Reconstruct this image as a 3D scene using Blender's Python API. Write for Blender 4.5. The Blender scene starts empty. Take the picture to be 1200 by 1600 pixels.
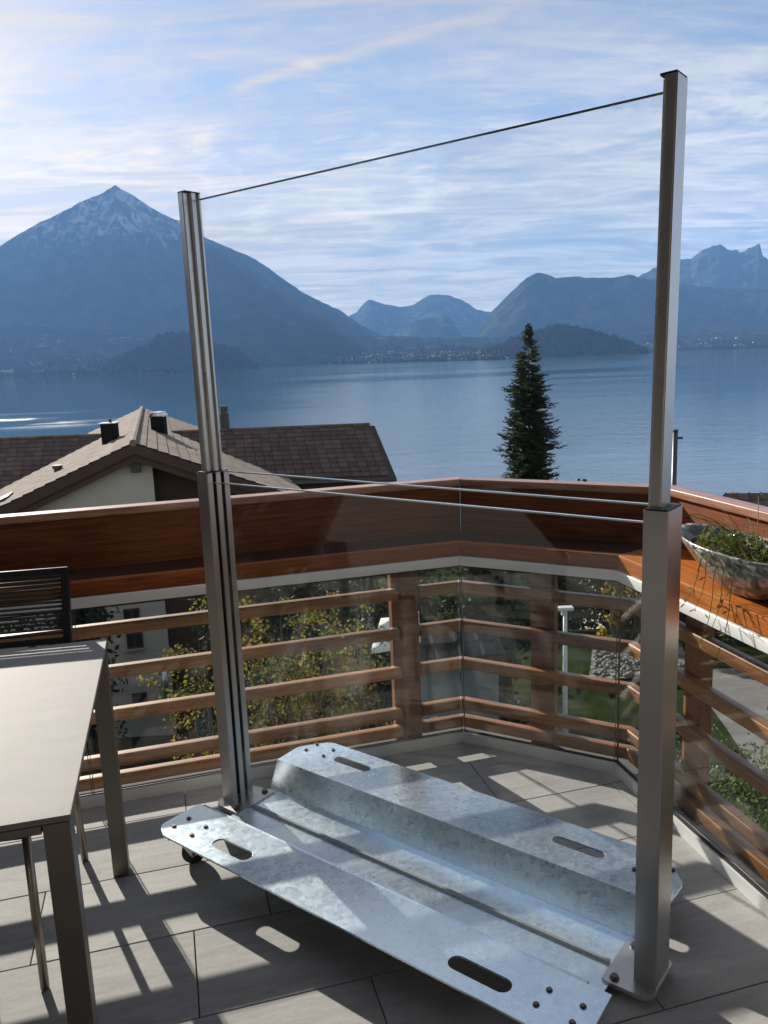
import bpy, bmesh, math, random
from mathutils import Vector, Matrix, noise as mnoise
from mathutils.geometry import tessellate_polygon
random.seed(7)
S = bpy.context.scene
COL = S.collection
rad = math.radians

# ------------------------------------------------------------------ camera
cam_d = bpy.data.cameras.new('camera')
cam = bpy.data.objects.new('camera', cam_d)
COL.objects.link(cam)
cam_d.sensor_fit = 'VERTICAL'
cam_d.sensor_height = 36.0
cam_d.lens = 36.0 * 1268.0 / 1600.0
cam_d.clip_start = 0.05
cam_d.clip_end = 80000
PITCH, ROLL = 0.18687, 0.03967
fw = Vector((0, math.cos(PITCH), -math.sin(PITCH)))
up0 = Vector((0, math.sin(PITCH), math.cos(PITCH)))
rt0 = Vector((1, 0, 0))
rt = rt0 * math.cos(ROLL) - up0 * math.sin(ROLL)
up = rt0 * math.sin(ROLL) + up0 * math.cos(ROLL)
CAM = Vector((0, 0, 1.6))
cam.matrix_world = Matrix(((rt.x, up.x, -fw.x, 0), (rt.y, up.y, -fw.y, 0), (rt.z, up.z, -fw.z, 1.6), (0, 0, 0, 1)))
S.camera = cam

# ------------------------------------------------------------------ sun and sky
SUN_EL, SUN_AZ = 21.6, -33.0          # azimuth from +Y, clockwise positive
sdir = Vector((math.sin(rad(SUN_AZ)) * math.cos(rad(SUN_EL)), math.cos(rad(SUN_AZ)) * math.cos(rad(SUN_EL)), math.sin(rad(SUN_EL))))
sun_d = bpy.data.lights.new('sun', 'SUN')
sun_d.energy = 5.0
sun_d.angle = rad(0.53)
sun_d.color = (1.0, 0.93, 0.82)
sun = bpy.data.objects.new('sun', sun_d)
COL.objects.link(sun)
sun.rotation_euler = (-sdir).to_track_quat('-Z', 'Y').to_euler()

W = bpy.data.worlds.new('World')
S.world = W
W.use_nodes = True
wn = W.node_tree.nodes
wl = W.node_tree.links
wn.clear()


class NT:
    """short hand for building node trees"""
    def __init__(s, tree):
        s.n, s.l = tree.nodes, tree.links

    def node(s, typ, **kw):
        x = s.n.new(typ)
        for k, v in kw.items():
            setattr(x, k, v)
        return x

    def put(s, sock, v):
        if hasattr(v, 'is_linked') or isinstance(v, bpy.types.NodeSocket):
            s.l.new(v, sock)
        elif v is not None:
            sock.default_value = v

    def math(s, op, a, b=None, c=None, clamp=False):
        x = s.node('ShaderNodeMath', operation=op, use_clamp=clamp)
        s.put(x.inputs[0], a)
        if b is not None:
            s.put(x.inputs[1], b)
        if c is not None:
            s.put(x.inputs[2], c)
        return x.outputs[0]

    def vmath(s, op, a, b=None, scale=None):
        x = s.node('ShaderNodeVectorMath', operation=op)
        s.put(x.inputs[0], a)
        if b is not None:
            s.put(x.inputs[1], b)
        if scale is not None:
            s.put(x.inputs['Scale'], scale)
        return x.outputs['Value'] if op in ('DOT_PRODUCT', 'LENGTH') else x.outputs[0]

    def noise(s, vec, scale, detail=4, rough=0.5, dist=0.0):
        x = s.node('ShaderNodeTexNoise')
        s.put(x.inputs['Vector'], vec)
        x.inputs['Scale'].default_value = scale
        x.inputs['Detail'].default_value = detail
        x.inputs['Roughness'].default_value = rough
        x.inputs['Distortion'].default_value = dist
        return x.outputs['Fac']

    def mapping(s, vec, scale=(1, 1, 1), rot=(0, 0, 0), loc=(0, 0, 0)):
        x = s.node('ShaderNodeMapping')
        s.put(x.inputs['Vector'], vec)
        x.inputs['Scale'].default_value = scale
        x.inputs['Rotation'].default_value = rot
        x.inputs['Location'].default_value = loc
        return x.outputs[0]

    def ramp(s, fac, stops, interp='LINEAR'):
        x = s.node('ShaderNodeValToRGB')
        x.color_ramp.interpolation = interp
        els = x.color_ramp.elements
        while len(els) < len(stops):
            els.new(0.5)
        for e, (p, c) in zip(els, stops):
            e.position = p
            e.color = c if len(c) == 4 else (*c, 1)
        s.put(x.inputs[0], fac)
        return x.outputs[0]

    def smooth(s, v, a, b):
        x = s.node('ShaderNodeMapRange', interpolation_type='SMOOTHSTEP')
        s.put(x.inputs[0], v)
        x.inputs[1].default_value = a
        x.inputs[2].default_value = b
        return x.outputs[0]

    def mix(s, fac, a, b, mode='MIX'):
        x = s.node('ShaderNodeMix', data_type='RGBA', blend_type=mode)
        s.put(x.inputs[0], fac)
        s.put(x.inputs[6], a if not isinstance(a, tuple) else (*a[:3], 1))
        s.put(x.inputs[7], b if not isinstance(b, tuple) else (*b[:3], 1))
        return x.outputs[2]


def build_sky():
    t = NT(W.node_tree)
    sky = t.node('ShaderNodeTexSky', sky_type='NISHITA')
    sky.sun_disc = False
    sky.sun_elevation = rad(SUN_EL)
    sky.sun_rotation = rad(SUN_AZ)
    sky.altitude = 1200
    sky.air_density = 1.0
    sky.dust_density = 0.8
    sky.ozone_density = 2.0
    d = t.node('ShaderNodeTexCoord').outputs['Generated']
    sep = t.node('ShaderNodeSeparateXYZ')
    t.put(sep.inputs[0], d)
    zz = t.math('ADD', t.math('MAXIMUM', sep.outputs[2], 0.0), 0.10)
    px = t.math('DIVIDE', sep.outputs[0], zz)
    py = t.math('DIVIDE', sep.outputs[1], zz)
    cmb = t.node('ShaderNodeCombineXYZ')
    t.put(cmb.inputs[0], px)
    t.put(cmb.inputs[1], py)
    p = cmb.outputs[0]
    # thin high cloud: broad veil, streaks drawn out across the view, fine fibres
    veil = t.smooth(t.noise(t.mapping(p, (0.55, 0.8, 1), (0, 0, 0.2), (3.1, 1.7, 0)), 1.0, 5, 0.55, 0.4), 0.22, 0.62)
    st = t.smooth(t.noise(t.mapping(p, (0.65, 1.9, 1), (0, 0, -0.16), (0.4, 5.2, 0)), 1.5, 11, 0.66, 1.1), 0.38, 0.62)
    fib = t.smooth(t.noise(t.mapping(p, (1.3, 4.6, 1), (0, 0, 0.35), (7.4, 2.2, 0)), 1.7, 10, 0.66, 1.8), 0.42, 0.64)
    big = t.smooth(t.noise(t.mapping(p, (0.5, 0.9, 1), (0, 0, 0.6), (11.3, 4.1, 0)), 1.1, 4, 0.55, 0.6), 0.34, 0.62)
    wisp = t.smooth(t.noise(t.mapping(p, (1.1, 2.0, 1), (0, 0, 0.75), (2.2, 8.8, 0)), 1.6, 11, 0.68, 1.6), 0.44, 0.66)
    st = t.math('ADD', t.math('MULTIPLY', st, t.math('ADD', 0.25, t.math('MULTIPLY', big, 0.85))), t.math('MULTIPLY', t.math('MULTIPLY', wisp, t.math('SUBTRACT', 1.0, big)), 0.7), clamp=True)
    m = t.math('ADD', t.math('MULTIPLY', veil, 0.55), t.math('MULTIPLY', st, 0.46))
    m = t.math('ADD', m, t.math('MULTIPLY', t.math('MULTIPLY', fib, t.math('ADD', 0.35, veil)), 0.34))
    # old vapour trails: (point, direction, half width, strength) in the cloud plane
    wob = t.noise(p, 3.0, 6, 0.65)
    for (ax, ay, bx, by, wdt, k) in TRAILS:
        L = math.hypot(bx - ax, by - ay)
        nx, ny = -(by - ay) / L, (bx - ax) / L
        dist = t.math('ADD', t.math('MULTIPLY', px, nx), t.math('MULTIPLY', py, ny))
        dist = t.math('SUBTRACT', dist, ax * nx + ay * ny)
        dist = t.math('ADD', dist, t.math('MULTIPLY', t.math('SUBTRACT', wob, 0.5), wdt * 1.6))
        along = t.math('ADD', t.math('MULTIPLY', px, (bx - ax) / L), t.math('MULTIPLY', py, (by - ay) / L))
        along = t.math('DIVIDE', t.math('SUBTRACT', along, (ax * (bx - ax) + ay * (by - ay)) / L), L)
        g = t.math('SUBTRACT', 1.0, t.smooth(t.math('ABSOLUTE', dist), 0.0, wdt))
        e = t.math('MULTIPLY', t.smooth(along, 0.0, 0.25), t.math('SUBTRACT', 1.0, t.smooth(along, 0.8, 1.0)))
        g = t.math('MULTIPLY', t.math('MULTIPLY', g, e), t.math('MULTIPLY', t.smooth(wob, 0.25, 0.6), k))
        m = t.math('ADD', m, g)
    m = t.math('MULTIPLY', m, 1.0, clamp=True)
    # cloud is thinner high up, denser low and round the sun
    sd = t.vmath('DOT_PRODUCT', d, tuple(sdir))
    near = t.smooth(sd, 0.72, 1.0)
    low = t.math('SUBTRACT', 1.0, t.smooth(sep.outputs[2], 0.02, 0.42))
    m = t.math('ADD', t.math('MULTIPLY', m, 0.86), t.math('MULTIPLY', low, 0.16))
    m = t.math('MULTIPLY', m, t.math('ADD', 0.84, t.math('MULTIPLY', near, 0.4)), clamp=True)
    glow = t.math('ADD', CLOUD[0], t.math('MULTIPLY', t.math('POWER', t.math('MAXIMUM', sd, 0.0), 9.0), CLOUD[1]))
    glow = t.math('ADD', glow, t.math('MULTIPLY', t.math('MULTIPLY', low, t.math('ADD', 0.55, t.math('MULTIPLY', st, 0.75))), CLOUD[2]))
    cc = t.vmath('SCALE', t.mix(near, (1.0, 0.90, 0.74), (1.0, 0.84, 0.62)), scale=glow)
    col = t.mix(m, sky.outputs[0], cc)
    bg = t.node('ShaderNodeBackground')
    bg.inputs['Strength'].default_value = SKY_STRENGTH
    t.put(bg.inputs['Color'], col)
    out = t.node('ShaderNodeOutputWorld')
    t.l.new(bg.outputs[0], out.inputs['Surface'])


SKY_STRENGTH = 0.05
CLOUD = (4.7, 3.6, 9.5)
TRAILS = [(-0.62, 2.55, 0.42, 2.0, 0.05, 0.55), (0.55, 3.75, 1.5, 3.05, 0.035, 0.6), (0.42, 3.95, 1.2, 3.35, 0.03, 0.45), (-1.8, 3.2, 1.2, 3.1, 0.03, 0.3)]
build_sky()

S.view_settings.view_transform = 'Standard'
S.view_settings.look = 'None'
S.view_settings.gamma = 1
S.view_settings.use_curve_mapping = False
S.view_settings.exposure = 1.5
S.render.engine = 'CYCLES'
S.cycles.use_denoising = True
S.cycles.max_bounces = 10
S.cycles.transparent_max_bounces = 24
S.cycles.volume_bounces = 0
S.cycles.sample_clamp_indirect = 8

# ------------------------------------------------------------------ object helpers


def tag(o, label=None, cat=None, group=None, kind=None):
    if label:
        o['label'] = label
    if cat:
        o['category'] = cat
    if group:
        o['group'] = group
    if kind:
        o['kind'] = kind
    return o


def thing(name, label, cat, loc=(0, 0, 0), rz=0.0, group=None):
    o = bpy.data.objects.new(name, None)
    COL.objects.link(o)
    o.empty_display_size = 0.2
    o.location = loc
    o.rotation_euler = (0, 0, rz)
    return tag(o, label, cat, group)


def obj(name, me, parent=None, loc=(0, 0, 0), rot=(0, 0, 0), mat=None):
    o = bpy.data.objects.new(name, me)
    COL.objects.link(o)
    if mat and not me.materials:
        me.materials.append(mat)
    o.parent = parent
    o.location = loc
    o.rotation_euler = rot
    return o


def mesh_bm(name, bm, mat=None, smooth=False):
    bmesh.ops.recalc_face_normals(bm, faces=bm.faces)
    me = bpy.data.meshes.new(name)
    bm.to_mesh(me)
    bm.free()
    if mat:
        for m_ in (mat if isinstance(mat, (list, tuple)) else [mat]):
            me.materials.append(m_)
    if smooth:
        for p in me.polygons:
            p.use_smooth = True
    return me


def bm_box(bm, x0, x1, y0, y1, z0, z1, bev=0.0, seg=2, mi=0):
    vs = [bm.verts.new((x, y, z)) for z in (z0, z1) for x, y in ((x0, y0), (x1, y0), (x1, y1), (x0, y1))]
    fs = [bm.faces.new([vs[i] for i in q]) for q in ((3, 2, 1, 0), (4, 5, 6, 7), (0, 1, 5, 4), (1, 2, 6, 5), (2, 3, 7, 6), (3, 0, 4, 7))]
    for f_ in fs:
        f_.material_index = mi
    if bev:
        es = list({e for f_ in fs for e in f_.edges})
        bmesh.ops.bevel(bm, geom=es, offset=bev, segments=seg, profile=0.5, affect='EDGES')


def box_mesh(name, x0, x1, y0, y1, z0, z1, bev=0.0, mat=None, seg=2):
    bm = bmesh.new()
    bm_box(bm, x0, x1, y0, y1, z0, z1, bev, seg)
    return mesh_bm(name, bm, mat)


def bm_prism(bm, pts, z0, z1, mi=0):
    a = [bm.verts.new((x, y, z0)) for x, y in pts]
    b = [bm.verts.new((x, y, z1)) for x, y in pts]
    n = len(pts)
    fs = [bm.faces.new(list(reversed(a))), bm.faces.new(b)]
    for i in range(n):
        fs.append(bm.faces.new((a[i], a[(i + 1) % n], b[(i + 1) % n], b[i])))
    for f_ in fs:
        f_.material_index = mi
    return fs


def bm_tube(bm, pts, r, n=8, cap=True, r1=None):
    rings = []
    pts = [Vector(p) for p in pts]
    for i, p in enumerate(pts):
        d = (pts[min(i + 1, len(pts) - 1)] - pts[max(i - 1, 0)]).normalized()
        s = d.cross(Vector((0, 0, 1)) if abs(d.z) < 0.95 else Vector((1, 0, 0))).normalized()
        q = s.cross(d)
        rr = r if r1 is None else r + (r1 - r) * i / max(1, len(pts) - 1)
        rings.append([bm.verts.new(p + (s * math.cos(2 * math.pi * k / n) + q * math.sin(2 * math.pi * k / n)) * rr) for k in range(n)])
    for a, b in zip(rings, rings[1:]):
        for k in range(n):
            bm.faces.new((a[k], a[(k + 1) % n], b[(k + 1) % n], b[k]))
    if cap:
        bm.faces.new(list(reversed(rings[0])))
        bm.faces.new(rings[-1])


def bm_cyl(bm, c, r, z0, z1, n=12):
    bm_tube(bm, [(c[0], c[1], z0), (c[0], c[1], z1)], r, n)


# ------------------------------------------------------------------ materials


def new_mat(name):
    m = bpy.data.materials.new(name)
    m.use_nodes = True
    t = NT(m.node_tree)
    b = m.node_tree.nodes['Principled BSDF']
    return m, t, b


def set_p(b, **kw):
    for k, v in kw.items():
        b.inputs[k.replace('_', ' ')].default_value = v


def bump(t, b, h, strength=0.3, dist=0.002):
    x = t.node('ShaderNodeBump')
    x.inputs['Strength'].default_value = strength
    x.inputs['Distance'].default_value = dist
    t.put(x.inputs['Height'], h)
    t.l.new(x.outputs[0], b.inputs['Normal'])


def ocoord(t):
    return t.node('ShaderNodeTexCoord').outputs['Object']


def orand(t):
    return t.node('ShaderNodeObjectInfo').outputs['Random']


def mat_wood(name, c0, c1, rough=0.45, coat=0.0, grain=1.0, spec=0.4):
    m, t, b = new_mat(name)
    co = t.vmath('ADD', ocoord(t), t.vmath('SCALE', (37.0, 11.0, 5.0), scale=orand(t)))
    g = t.noise(t.mapping(co, (1.6, 26, 26)), 3.0 * grain, 8, 0.62, 0.8)
    g2 = t.noise(t.mapping(co, (3.0, 90, 90)), 4.0 * grain, 4, 0.6)
    g3 = t.noise(t.mapping(co, (1.2, 3, 3)), 1.5, 3)
    f = t.math('ADD', t.math('MULTIPLY', g, 0.85), t.math('MULTIPLY', g2, 0.45))
    f = t.math('SUBTRACT', f, 0.10)
    f = t.math('ADD', f, t.math('MULTIPLY', t.math('SUBTRACT', g3, 0.5), 0.5))
    f = t.math('ADD', f, t.math('MULTIPLY', t.math('SUBTRACT', orand(t), 0.5), 0.12))
    col = t.ramp(f, [(0.36, c0), (0.55, tuple((a + q) / 2 for a, q in zip(c0, c1))), (0.72, c1)])
    t.put(b.inputs['Base Color'], col)
    t.put(b.inputs['Roughness'], t.math('ADD', rough - 0.08, t.math('MULTIPLY', g2, 0.2)))
    set_p(b, Coat_Weight=coat, Coat_Roughness=0.2, Specular_IOR_Level=spec)
    bump(t, b, f, 0.45, 0.0014)
    return m


def mat_metal(name, col, rough, metallic=1.0, brush=None, amt=0.08):
    m, t, b = new_mat(name)
    co = ocoord(t)
    if brush:
        n = t.noise(t.mapping(co, brush), 40, 3, 0.6)
    else:
        n = t.noise(co, 18, 5, 0.6)
    n2 = t.noise(co, 5, 4, 0.6)
    k = t.math('ADD', t.math('MULTIPLY', t.math('SUBTRACT', n, 0.5), amt * 2), 1.0)
    k = t.math('ADD', k, t.math('MULTIPLY', t.math('SUBTRACT', n2, 0.5), amt))
    t.put(b.inputs['Base Color'], t.vmath('SCALE', tuple(col), scale=k))
    t.put(b.inputs['Roughness'], t.math('ADD', rough, t.math('MULTIPLY', t.math('SUBTRACT', n2, 0.5), 0.16)))
    b.inputs['Metallic'].default_value = metallic
    return m


def mat_plain(name, col, rough=0.6, var=0.15, scale=8.0, bmp=0.0, spec=0.5):
    m, t, b = new_mat(name)
    co = ocoord(t)
    n = t.noise(co, scale, 6, 0.6)
    n2 = t.noise(co, scale * 0.17, 3, 0.5)
    k = t.math('ADD', 1.0 - var, t.math('MULTIPLY', t.math('ADD', n, n2), var))
    t.put(b.inputs['Base Color'], t.vmath('SCALE', tuple(col), scale=k))
    set_p(b, Roughness=rough, Specular_IOR_Level=spec)
    if bmp:
        bump(t, b, n, bmp, 0.004)
    return m


def mat_glass(name, tint, ior=1.5):
    m = bpy.data.materials.new(name)
    m.use_nodes = True
    t = NT(m.node_tree)
    t.n.clear()
    tr = t.node('ShaderNodeBsdfTransparent')
    tr.inputs[0].default_value = (*tint, 1)
    gl = t.node('ShaderNodeBsdfGlossy')
    gl.inputs['Roughness'].default_value = 0.0
    # faint smears on the pane
    co = ocoord(t)
    sm = t.smooth(t.noise(t.mapping(co, (1.0, 1.0, 0.4)), 3.5, 6, 0.7), 0.45, 0.85)
    di = t.node('ShaderNodeBsdfDiffuse')
    di.inputs[0].default_value = (0.8, 0.8, 0.8, 1)
    ge = t.node('ShaderNodeNewGeometry')
    cs = t.math('ABSOLUTE', t.vmath('DOT_PRODUCT', ge.outputs['Normal'], ge.outputs['Incoming']))
    f0 = ((ior - 1) / (ior + 1)) ** 2
    fr = t.math('ADD', f0, t.math('MULTIPLY', t.math('POWER', t.math('SUBTRACT', 1.0, cs, clamp=True), 5.0), 1 - f0))
    mx = t.node('ShaderNodeMixShader')
    t.put(mx.inputs[0], fr)
    t.l.new(tr.outputs[0], mx.inputs[1])
    t.l.new(gl.outputs[0], mx.inputs[2])
    m2 = t.node('ShaderNodeMixShader')
    t.put(m2.inputs[0], t.math('MULTIPLY', sm, 0.0015))
    t.l.new(mx.outputs[0], m2.inputs[1])
    t.l.new(di.outputs[0], m2.inputs[2])
    out = t.node('ShaderNodeOutputMaterial')
    t.l.new(m2.outputs[0], out.inputs[0])
    return m


def mat_leaf(name, cols, rough=0.55, trans=0.35):
    m = bpy.data.materials.new(name)
    m.use_nodes = True
    t = NT(m.node_tree)
    b = t.n['Principled BSDF']
    r = t.node('ShaderNodeNewGeometry').outputs['Random Per Island']
    st = [(i / max(1, len(cols) - 1), c) for i, c in enumerate(cols)]
    col = t.ramp(r, st)
    n = t.noise(ocoord(t), 1.3, 3)
    col = t.vmath('SCALE', col, scale=t.math('ADD', 0.6, t.math('MULTIPLY', n, 0.8)))
    t.put(b.inputs['Base Color'], col)
    set_p(b, Roughness=0.75, Specular_IOR_Level=0.0 if rough >= 1.0 else 0.12)
    tl = t.node('ShaderNodeBsdfTranslucent')
    t.put(tl.inputs[0], col)
    mx = t.node('ShaderNodeMixShader')
    mx.inputs[0].default_value = trans
    t.l.new(b.outputs[0], mx.inputs[1])
    t.l.new(tl.outputs[0], mx.inputs[2])
    t.l.new(mx.outputs[0], t.n['Material Output'].inputs[0])
    return m


M_BOARD = mat_wood('stained_wood', (0.085, 0.024, 0.010), (0.24, 0.072, 0.022), 0.5, 0.05, 1.0, 0.25)
M_FRONT = mat_wood('front_board_wood', (0.13, 0.038, 0.010), (0.30, 0.090, 0.020), 0.6, 0.0, 1.0, 0.15)
M_LEDGE_SHADE = mat_wood('shaded_ledge_wood', (0.030, 0.014, 0.008), (0.070, 0.030, 0.016), 0.8, 0.0, 1.0, 0.08)  # ledge top of the shaded bays, shade put into the brown
M_CAP = mat_wood('cap_wood', (0.22, 0.095, 0.052), (0.46, 0.25, 0.165), 0.36, 0.35)
M_LEDGE = mat_wood('ledge_wood', (0.22, 0.058, 0.006), (0.50, 0.155, 0.016), 0.6, 0.0, 1.0, 0.15)
M_SLAT = mat_wood('slat_wood', (0.13, 0.052, 0.015), (0.37, 0.165, 0.050), 0.42, 0.25)
M_POST = mat_wood('post_wood', (0.12, 0.050, 0.018), (0.28, 0.120, 0.045), 0.5)
M_ALU = mat_metal('anodised_aluminium', (0.74, 0.75, 0.73), 0.5, 0.25, (2, 60, 60), 0.05)
M_STEEL = mat_metal('brushed_steel', (0.57, 0.55, 0.53), 0.36, 1.0, (60, 60, 1.5), 0.06)
M_STEEL2 = mat_metal('tube_steel', (0.64, 0.62, 0.59), 0.30, 0.72, (90, 90, 1.0), 0.07)
M_FOOT = mat_metal('foot_plate_steel', (0.62, 0.62, 0.62), 0.36, 1.0)
M_BOLT = mat_metal('bolt_steel', (0.16, 0.15, 0.15), 0.4, 1.0)
M_DARK = mat_plain('black_rubber', (0.018, 0.019, 0.022), 0.55, 0.2, 30)
M_LEGM = mat_metal('table_leg_steel', (0.20, 0.19, 0.17), 0.42, 0.8, (50, 50, 2), 0.06)
M_GLASS = mat_glass('screen_glass', (0.985, 0.993, 0.990))
M_GLASS2 = mat_glass('balustrade_glass', (0.982, 0.991, 0.988))
M_EDGE = mat_metal('polished_glass_edge', (0.80, 0.86, 0.85), 0.25, 0.7)
M_GEDGE = mat_plain('glass_seam', (0.10, 0.13, 0.12), 0.2, 0.1, 20)


def mat_galv():
    m, t, b = new_mat('galvanised_steel')
    co = ocoord(t)
    v = t.node('ShaderNodeTexVoronoi')
    v.inputs['Scale'].default_value = 62
    t.put(v.inputs['Vector'], t.vmath('ADD', co, t.vmath('SCALE', t.node('ShaderNodeTexNoise').outputs['Color'], scale=0.02)))
    bw = t.node('ShaderNodeRGBToBW')
    t.put(bw.inputs[0], v.outputs['Color'])
    n = t.noise(co, 9, 7, 0.68, 0.6)
    n2 = t.noise(t.mapping(co, (1, 5, 5)), 26, 5, 0.7, 1.0)
    sm = t.smooth(t.noise(co, 5.5, 8, 0.7, 0.8), 0.58, 0.72)
    k = t.math('ADD', 0.80, t.math('MULTIPLY', t.math('SUBTRACT', bw.outputs[0], 0.5), 0.12))
    k = t.math('ADD', k, t.math('MULTIPLY', t.math('SUBTRACT', n, 0.5), 0.30))
    k = t.math('SUBTRACT', k, t.math('MULTIPLY', sm, 0.14))
    t.put(b.inputs['Base Color'], t.vmath('SCALE', (0.95, 1.11, 1.26), scale=k))
    r = t.math('ADD', 0.29, t.math('MULTIPLY', t.math('SUBTRACT', bw.outputs[0], 0.5), 0.06))
    r = t.math('ADD', r, t.math('MULTIPLY', t.math('SUBTRACT', n2, 0.5), 0.14))
    t.put(b.inputs['Roughness'], r)
    b.inputs['Metallic'].default_value = 0.92
    bump(t, b, t.math('ADD', n, t.math('MULTIPLY', n2, 0.5)), 0.03, 0.002)
    return m


M_GALV = mat_galv()


def mat_tile():
    m, t, b = new_mat('stone_tile')
    co = t.vmath('ADD', ocoord(t), t.vmath('SCALE', (31.0, 17.0, 0.0), scale=orand(t)))
    n = t.noise(t.mapping(co, (1.0, 5.5, 1)), 4, 8, 0.68, 0.8)
    n2 = t.noise(co, 70, 4, 0.6)
    n3 = t.smooth(t.noise(co, 13, 6, 0.7, 1.0), 0.6, 0.8)
    k = t.math('ADD', 0.52, t.math('MULTIPLY', n, 0.70))
    k = t.math('ADD', k, t.math('MULTIPLY', t.math('SUBTRACT', n2, 0.5), 0.25))
    k = t.math('SUBTRACT', k, t.math('MULTIPLY', n3, 0.12))
    k = t.math('ADD', k, t.math('MULTIPLY', t.math('SUBTRACT', orand(t), 0.5), 0.12))
    t.put(b.inputs['Base Color'], t.vmath('SCALE', (0.41, 0.402, 0.392), scale=k))
    set_p(b, Roughness=0.75, Specular_IOR_Level=0.2)
    bump(t, b, t.math('ADD', n, t.math('MULTIPLY', n2, 0.4)), 0.22, 0.003)
    return m


M_TILE = mat_tile()
M_GROUT = mat_plain('dark_joint', (0.11, 0.10, 0.095), 0.9, 0.2, 40)

# ------------------------------------------------------------------ far landscape
LAKE_Z = -30.0


def interp(tab, x):
    if x <= tab[0][0]:
        return tab[0][1]
    for (a, va), (b, vb) in zip(tab, tab[1:]):
        if x <= b:
            return va + (vb - va) * (x - a) / (b - a)
    return tab[-1][1]


def polar(az, d, z):
    return (math.sin(rad(az)) * d, math.cos(rad(az)) * d, z)


def fbm(x, y, z=0.0, o=5):
    return mnoise.fractal(Vector((x, y, z)), 0.9, 2.1, o)


def mat_mountain(name, snow_el, forest, rock):
    m, t, b = new_mat(name)
    co = ocoord(t)
    sp = t.node('ShaderNodeSeparateXYZ')
    t.put(sp.inputs[0], co)
    n = t.noise(t.mapping(co, (1, 1, 0.35)), 0.0045, 10, 0.68)
    n2 = t.noise(t.mapping(co, (1.5, 1.5, 0.16)), 0.0055, 9, 0.66, 0.8)
    c = t.ramp(n, [(0.42, forest), (0.52, tuple(a * 1.6 for a in forest)), (0.66, rock)])
    hgt = t.math('ADD', sp.outputs[2], t.math('MULTIPLY', t.math('SUBTRACT', n2, 0.5), 1500.0))
    sn = t.math('MULTIPLY', t.smooth(hgt, snow_el, snow_el + 420), t.smooth(n2, 0.44, 0.60))
    t.put(b.inputs['Base Color'], t.mix(sn, c, (0.34, 0.37, 0.42)))
    set_p(b, Roughness=1.0, Specular_IOR_Level=0.0)
    return m


def ridge(name, sky_line, D, front, back, mat, base=LAKE_Z - 20, rough=0.06, seed=0.0, na=220, nf=36, jag=0.0, kind='structure'):
    """a ridge of hills: crest at distance D on the given bearings, real front and back slopes"""
    a0, a1 = sky_line[0][0], sky_line[-1][0]
    verts, faces = [], []
    rows = [-1 + i / nf for i in range(nf)] + [0.0] + [i / 8 for i in range(1, 9)]
    for s in rows:
        for i in range(na + 1):
            az = a0 + (a1 - a0) * i / na
            el = interp(sky_line, az) + jag * fbm(az * 2.3, seed, 3.3, 6) * (1 - abs(s)) ** 10
            edge = min(1.0, min(i, na - i) / (na * 0.04) + 0.0)
            cz = 1.6 + D * math.tan(rad(el))
            q = abs(s)
            prof = (1 - q) ** (1.12 if s < 0 else 1.4)
            d = D + s * (front if s < 0 else back)
            wx, wy = az * D * 0.01745 / 1300.0, d / 1500.0
            gul = mnoise.ridged_multi_fractal(Vector((wx + 0.35 * fbm(wx * 0.7, wy, seed), wy, seed)), 0.85, 2.1, 7, 1.0, 2.0) - 1.1
            z = base + (cz - base) * prof + (cz - base) * rough * gul * min(1.0, q * 5) * (1 - q)
            if edge < 1:
                z = base + (z - base) * (0.25 + 0.75 * edge) if q > 0.02 else z
            verts.append(polar(az, d, z))
    w = na + 1
    for r_ in range(len(rows) - 1):
        for i in range(na):
            faces.append((r_ * w + i, r_ * w + i + 1, (r_ + 1) * w + i + 1, (r_ + 1) * w + i))
    me = bpy.data.meshes.new(name)
    me.from_pydata(verts, [], faces)
    me.materials.append(mat)
    for p in me.polygons:
        p.use_smooth = True
    o = obj(name, me)
    o['kind'] = kind
    return o


NIESEN = [(-34, 2.5), (-30, 4.6), (-26.5, 6.3), (-23.71, 7.71), (-22.54, 8.4), (-21.36, 9.09), (-19.79, 9.8), (-18.58, 10.42), (-17.58, 10.81), (-17.05, 11.12), (-16.55, 11.39), (-16.11, 11.1), (-15.43, 10.77), (-14.5, 10.1), (-13.46, 9.57), (-12.74, 9.3), (-11.59, 8.46), (-9.99, 7.73), (-8.55, 7.14), (-7.53, 6.55), (-6.31, 5.61), (-5.07, 4.7), (-3.8, 3.99), (-2.52, 3.39), (-1.24, 2.45), (0.05, 1.75), (1.6, 0.6)]
MID = [(-4.5, 1.6), (-2.11, 2.82), (-1.3, 3.22), (-0.74, 3.84), (-0.39, 3.99), (0.48, 3.7), (1.44, 3.45), (2.53, 3.49), (3.29, 3.97), (3.87, 4.16), (4.95, 4.07), (6.03, 3.64), (6.89, 3.01), (7.75, 2.84), (9, 2.2), (11, 1)]
LUMP = [(1.0, 0.4), (1.72, 1.51), (2.28, 2.31), (2.94, 2.54), (3.82, 2.63), (4.7, 2.72), (5.05, 2.54), (5.43, 1.88), (5.85, 1.35), (6.6, 0.3)]
RIGHT = [(5.6, 0.2), (6.86, 1.39), (7.53, 2.51), (8.4, 3.32), (9.27, 4.11), (10.21, 4.93), (10.97, 5.22), (11.6, 5.1), (12.14, 4.83), (13.47, 4.83), (14.3, 4.7), (15.93, 4.6), (16.93, 4.74), (17.53, 4.5), (19, 4.2), (22, 3.6), (26, 3.2), (32, 2.5)]
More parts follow.
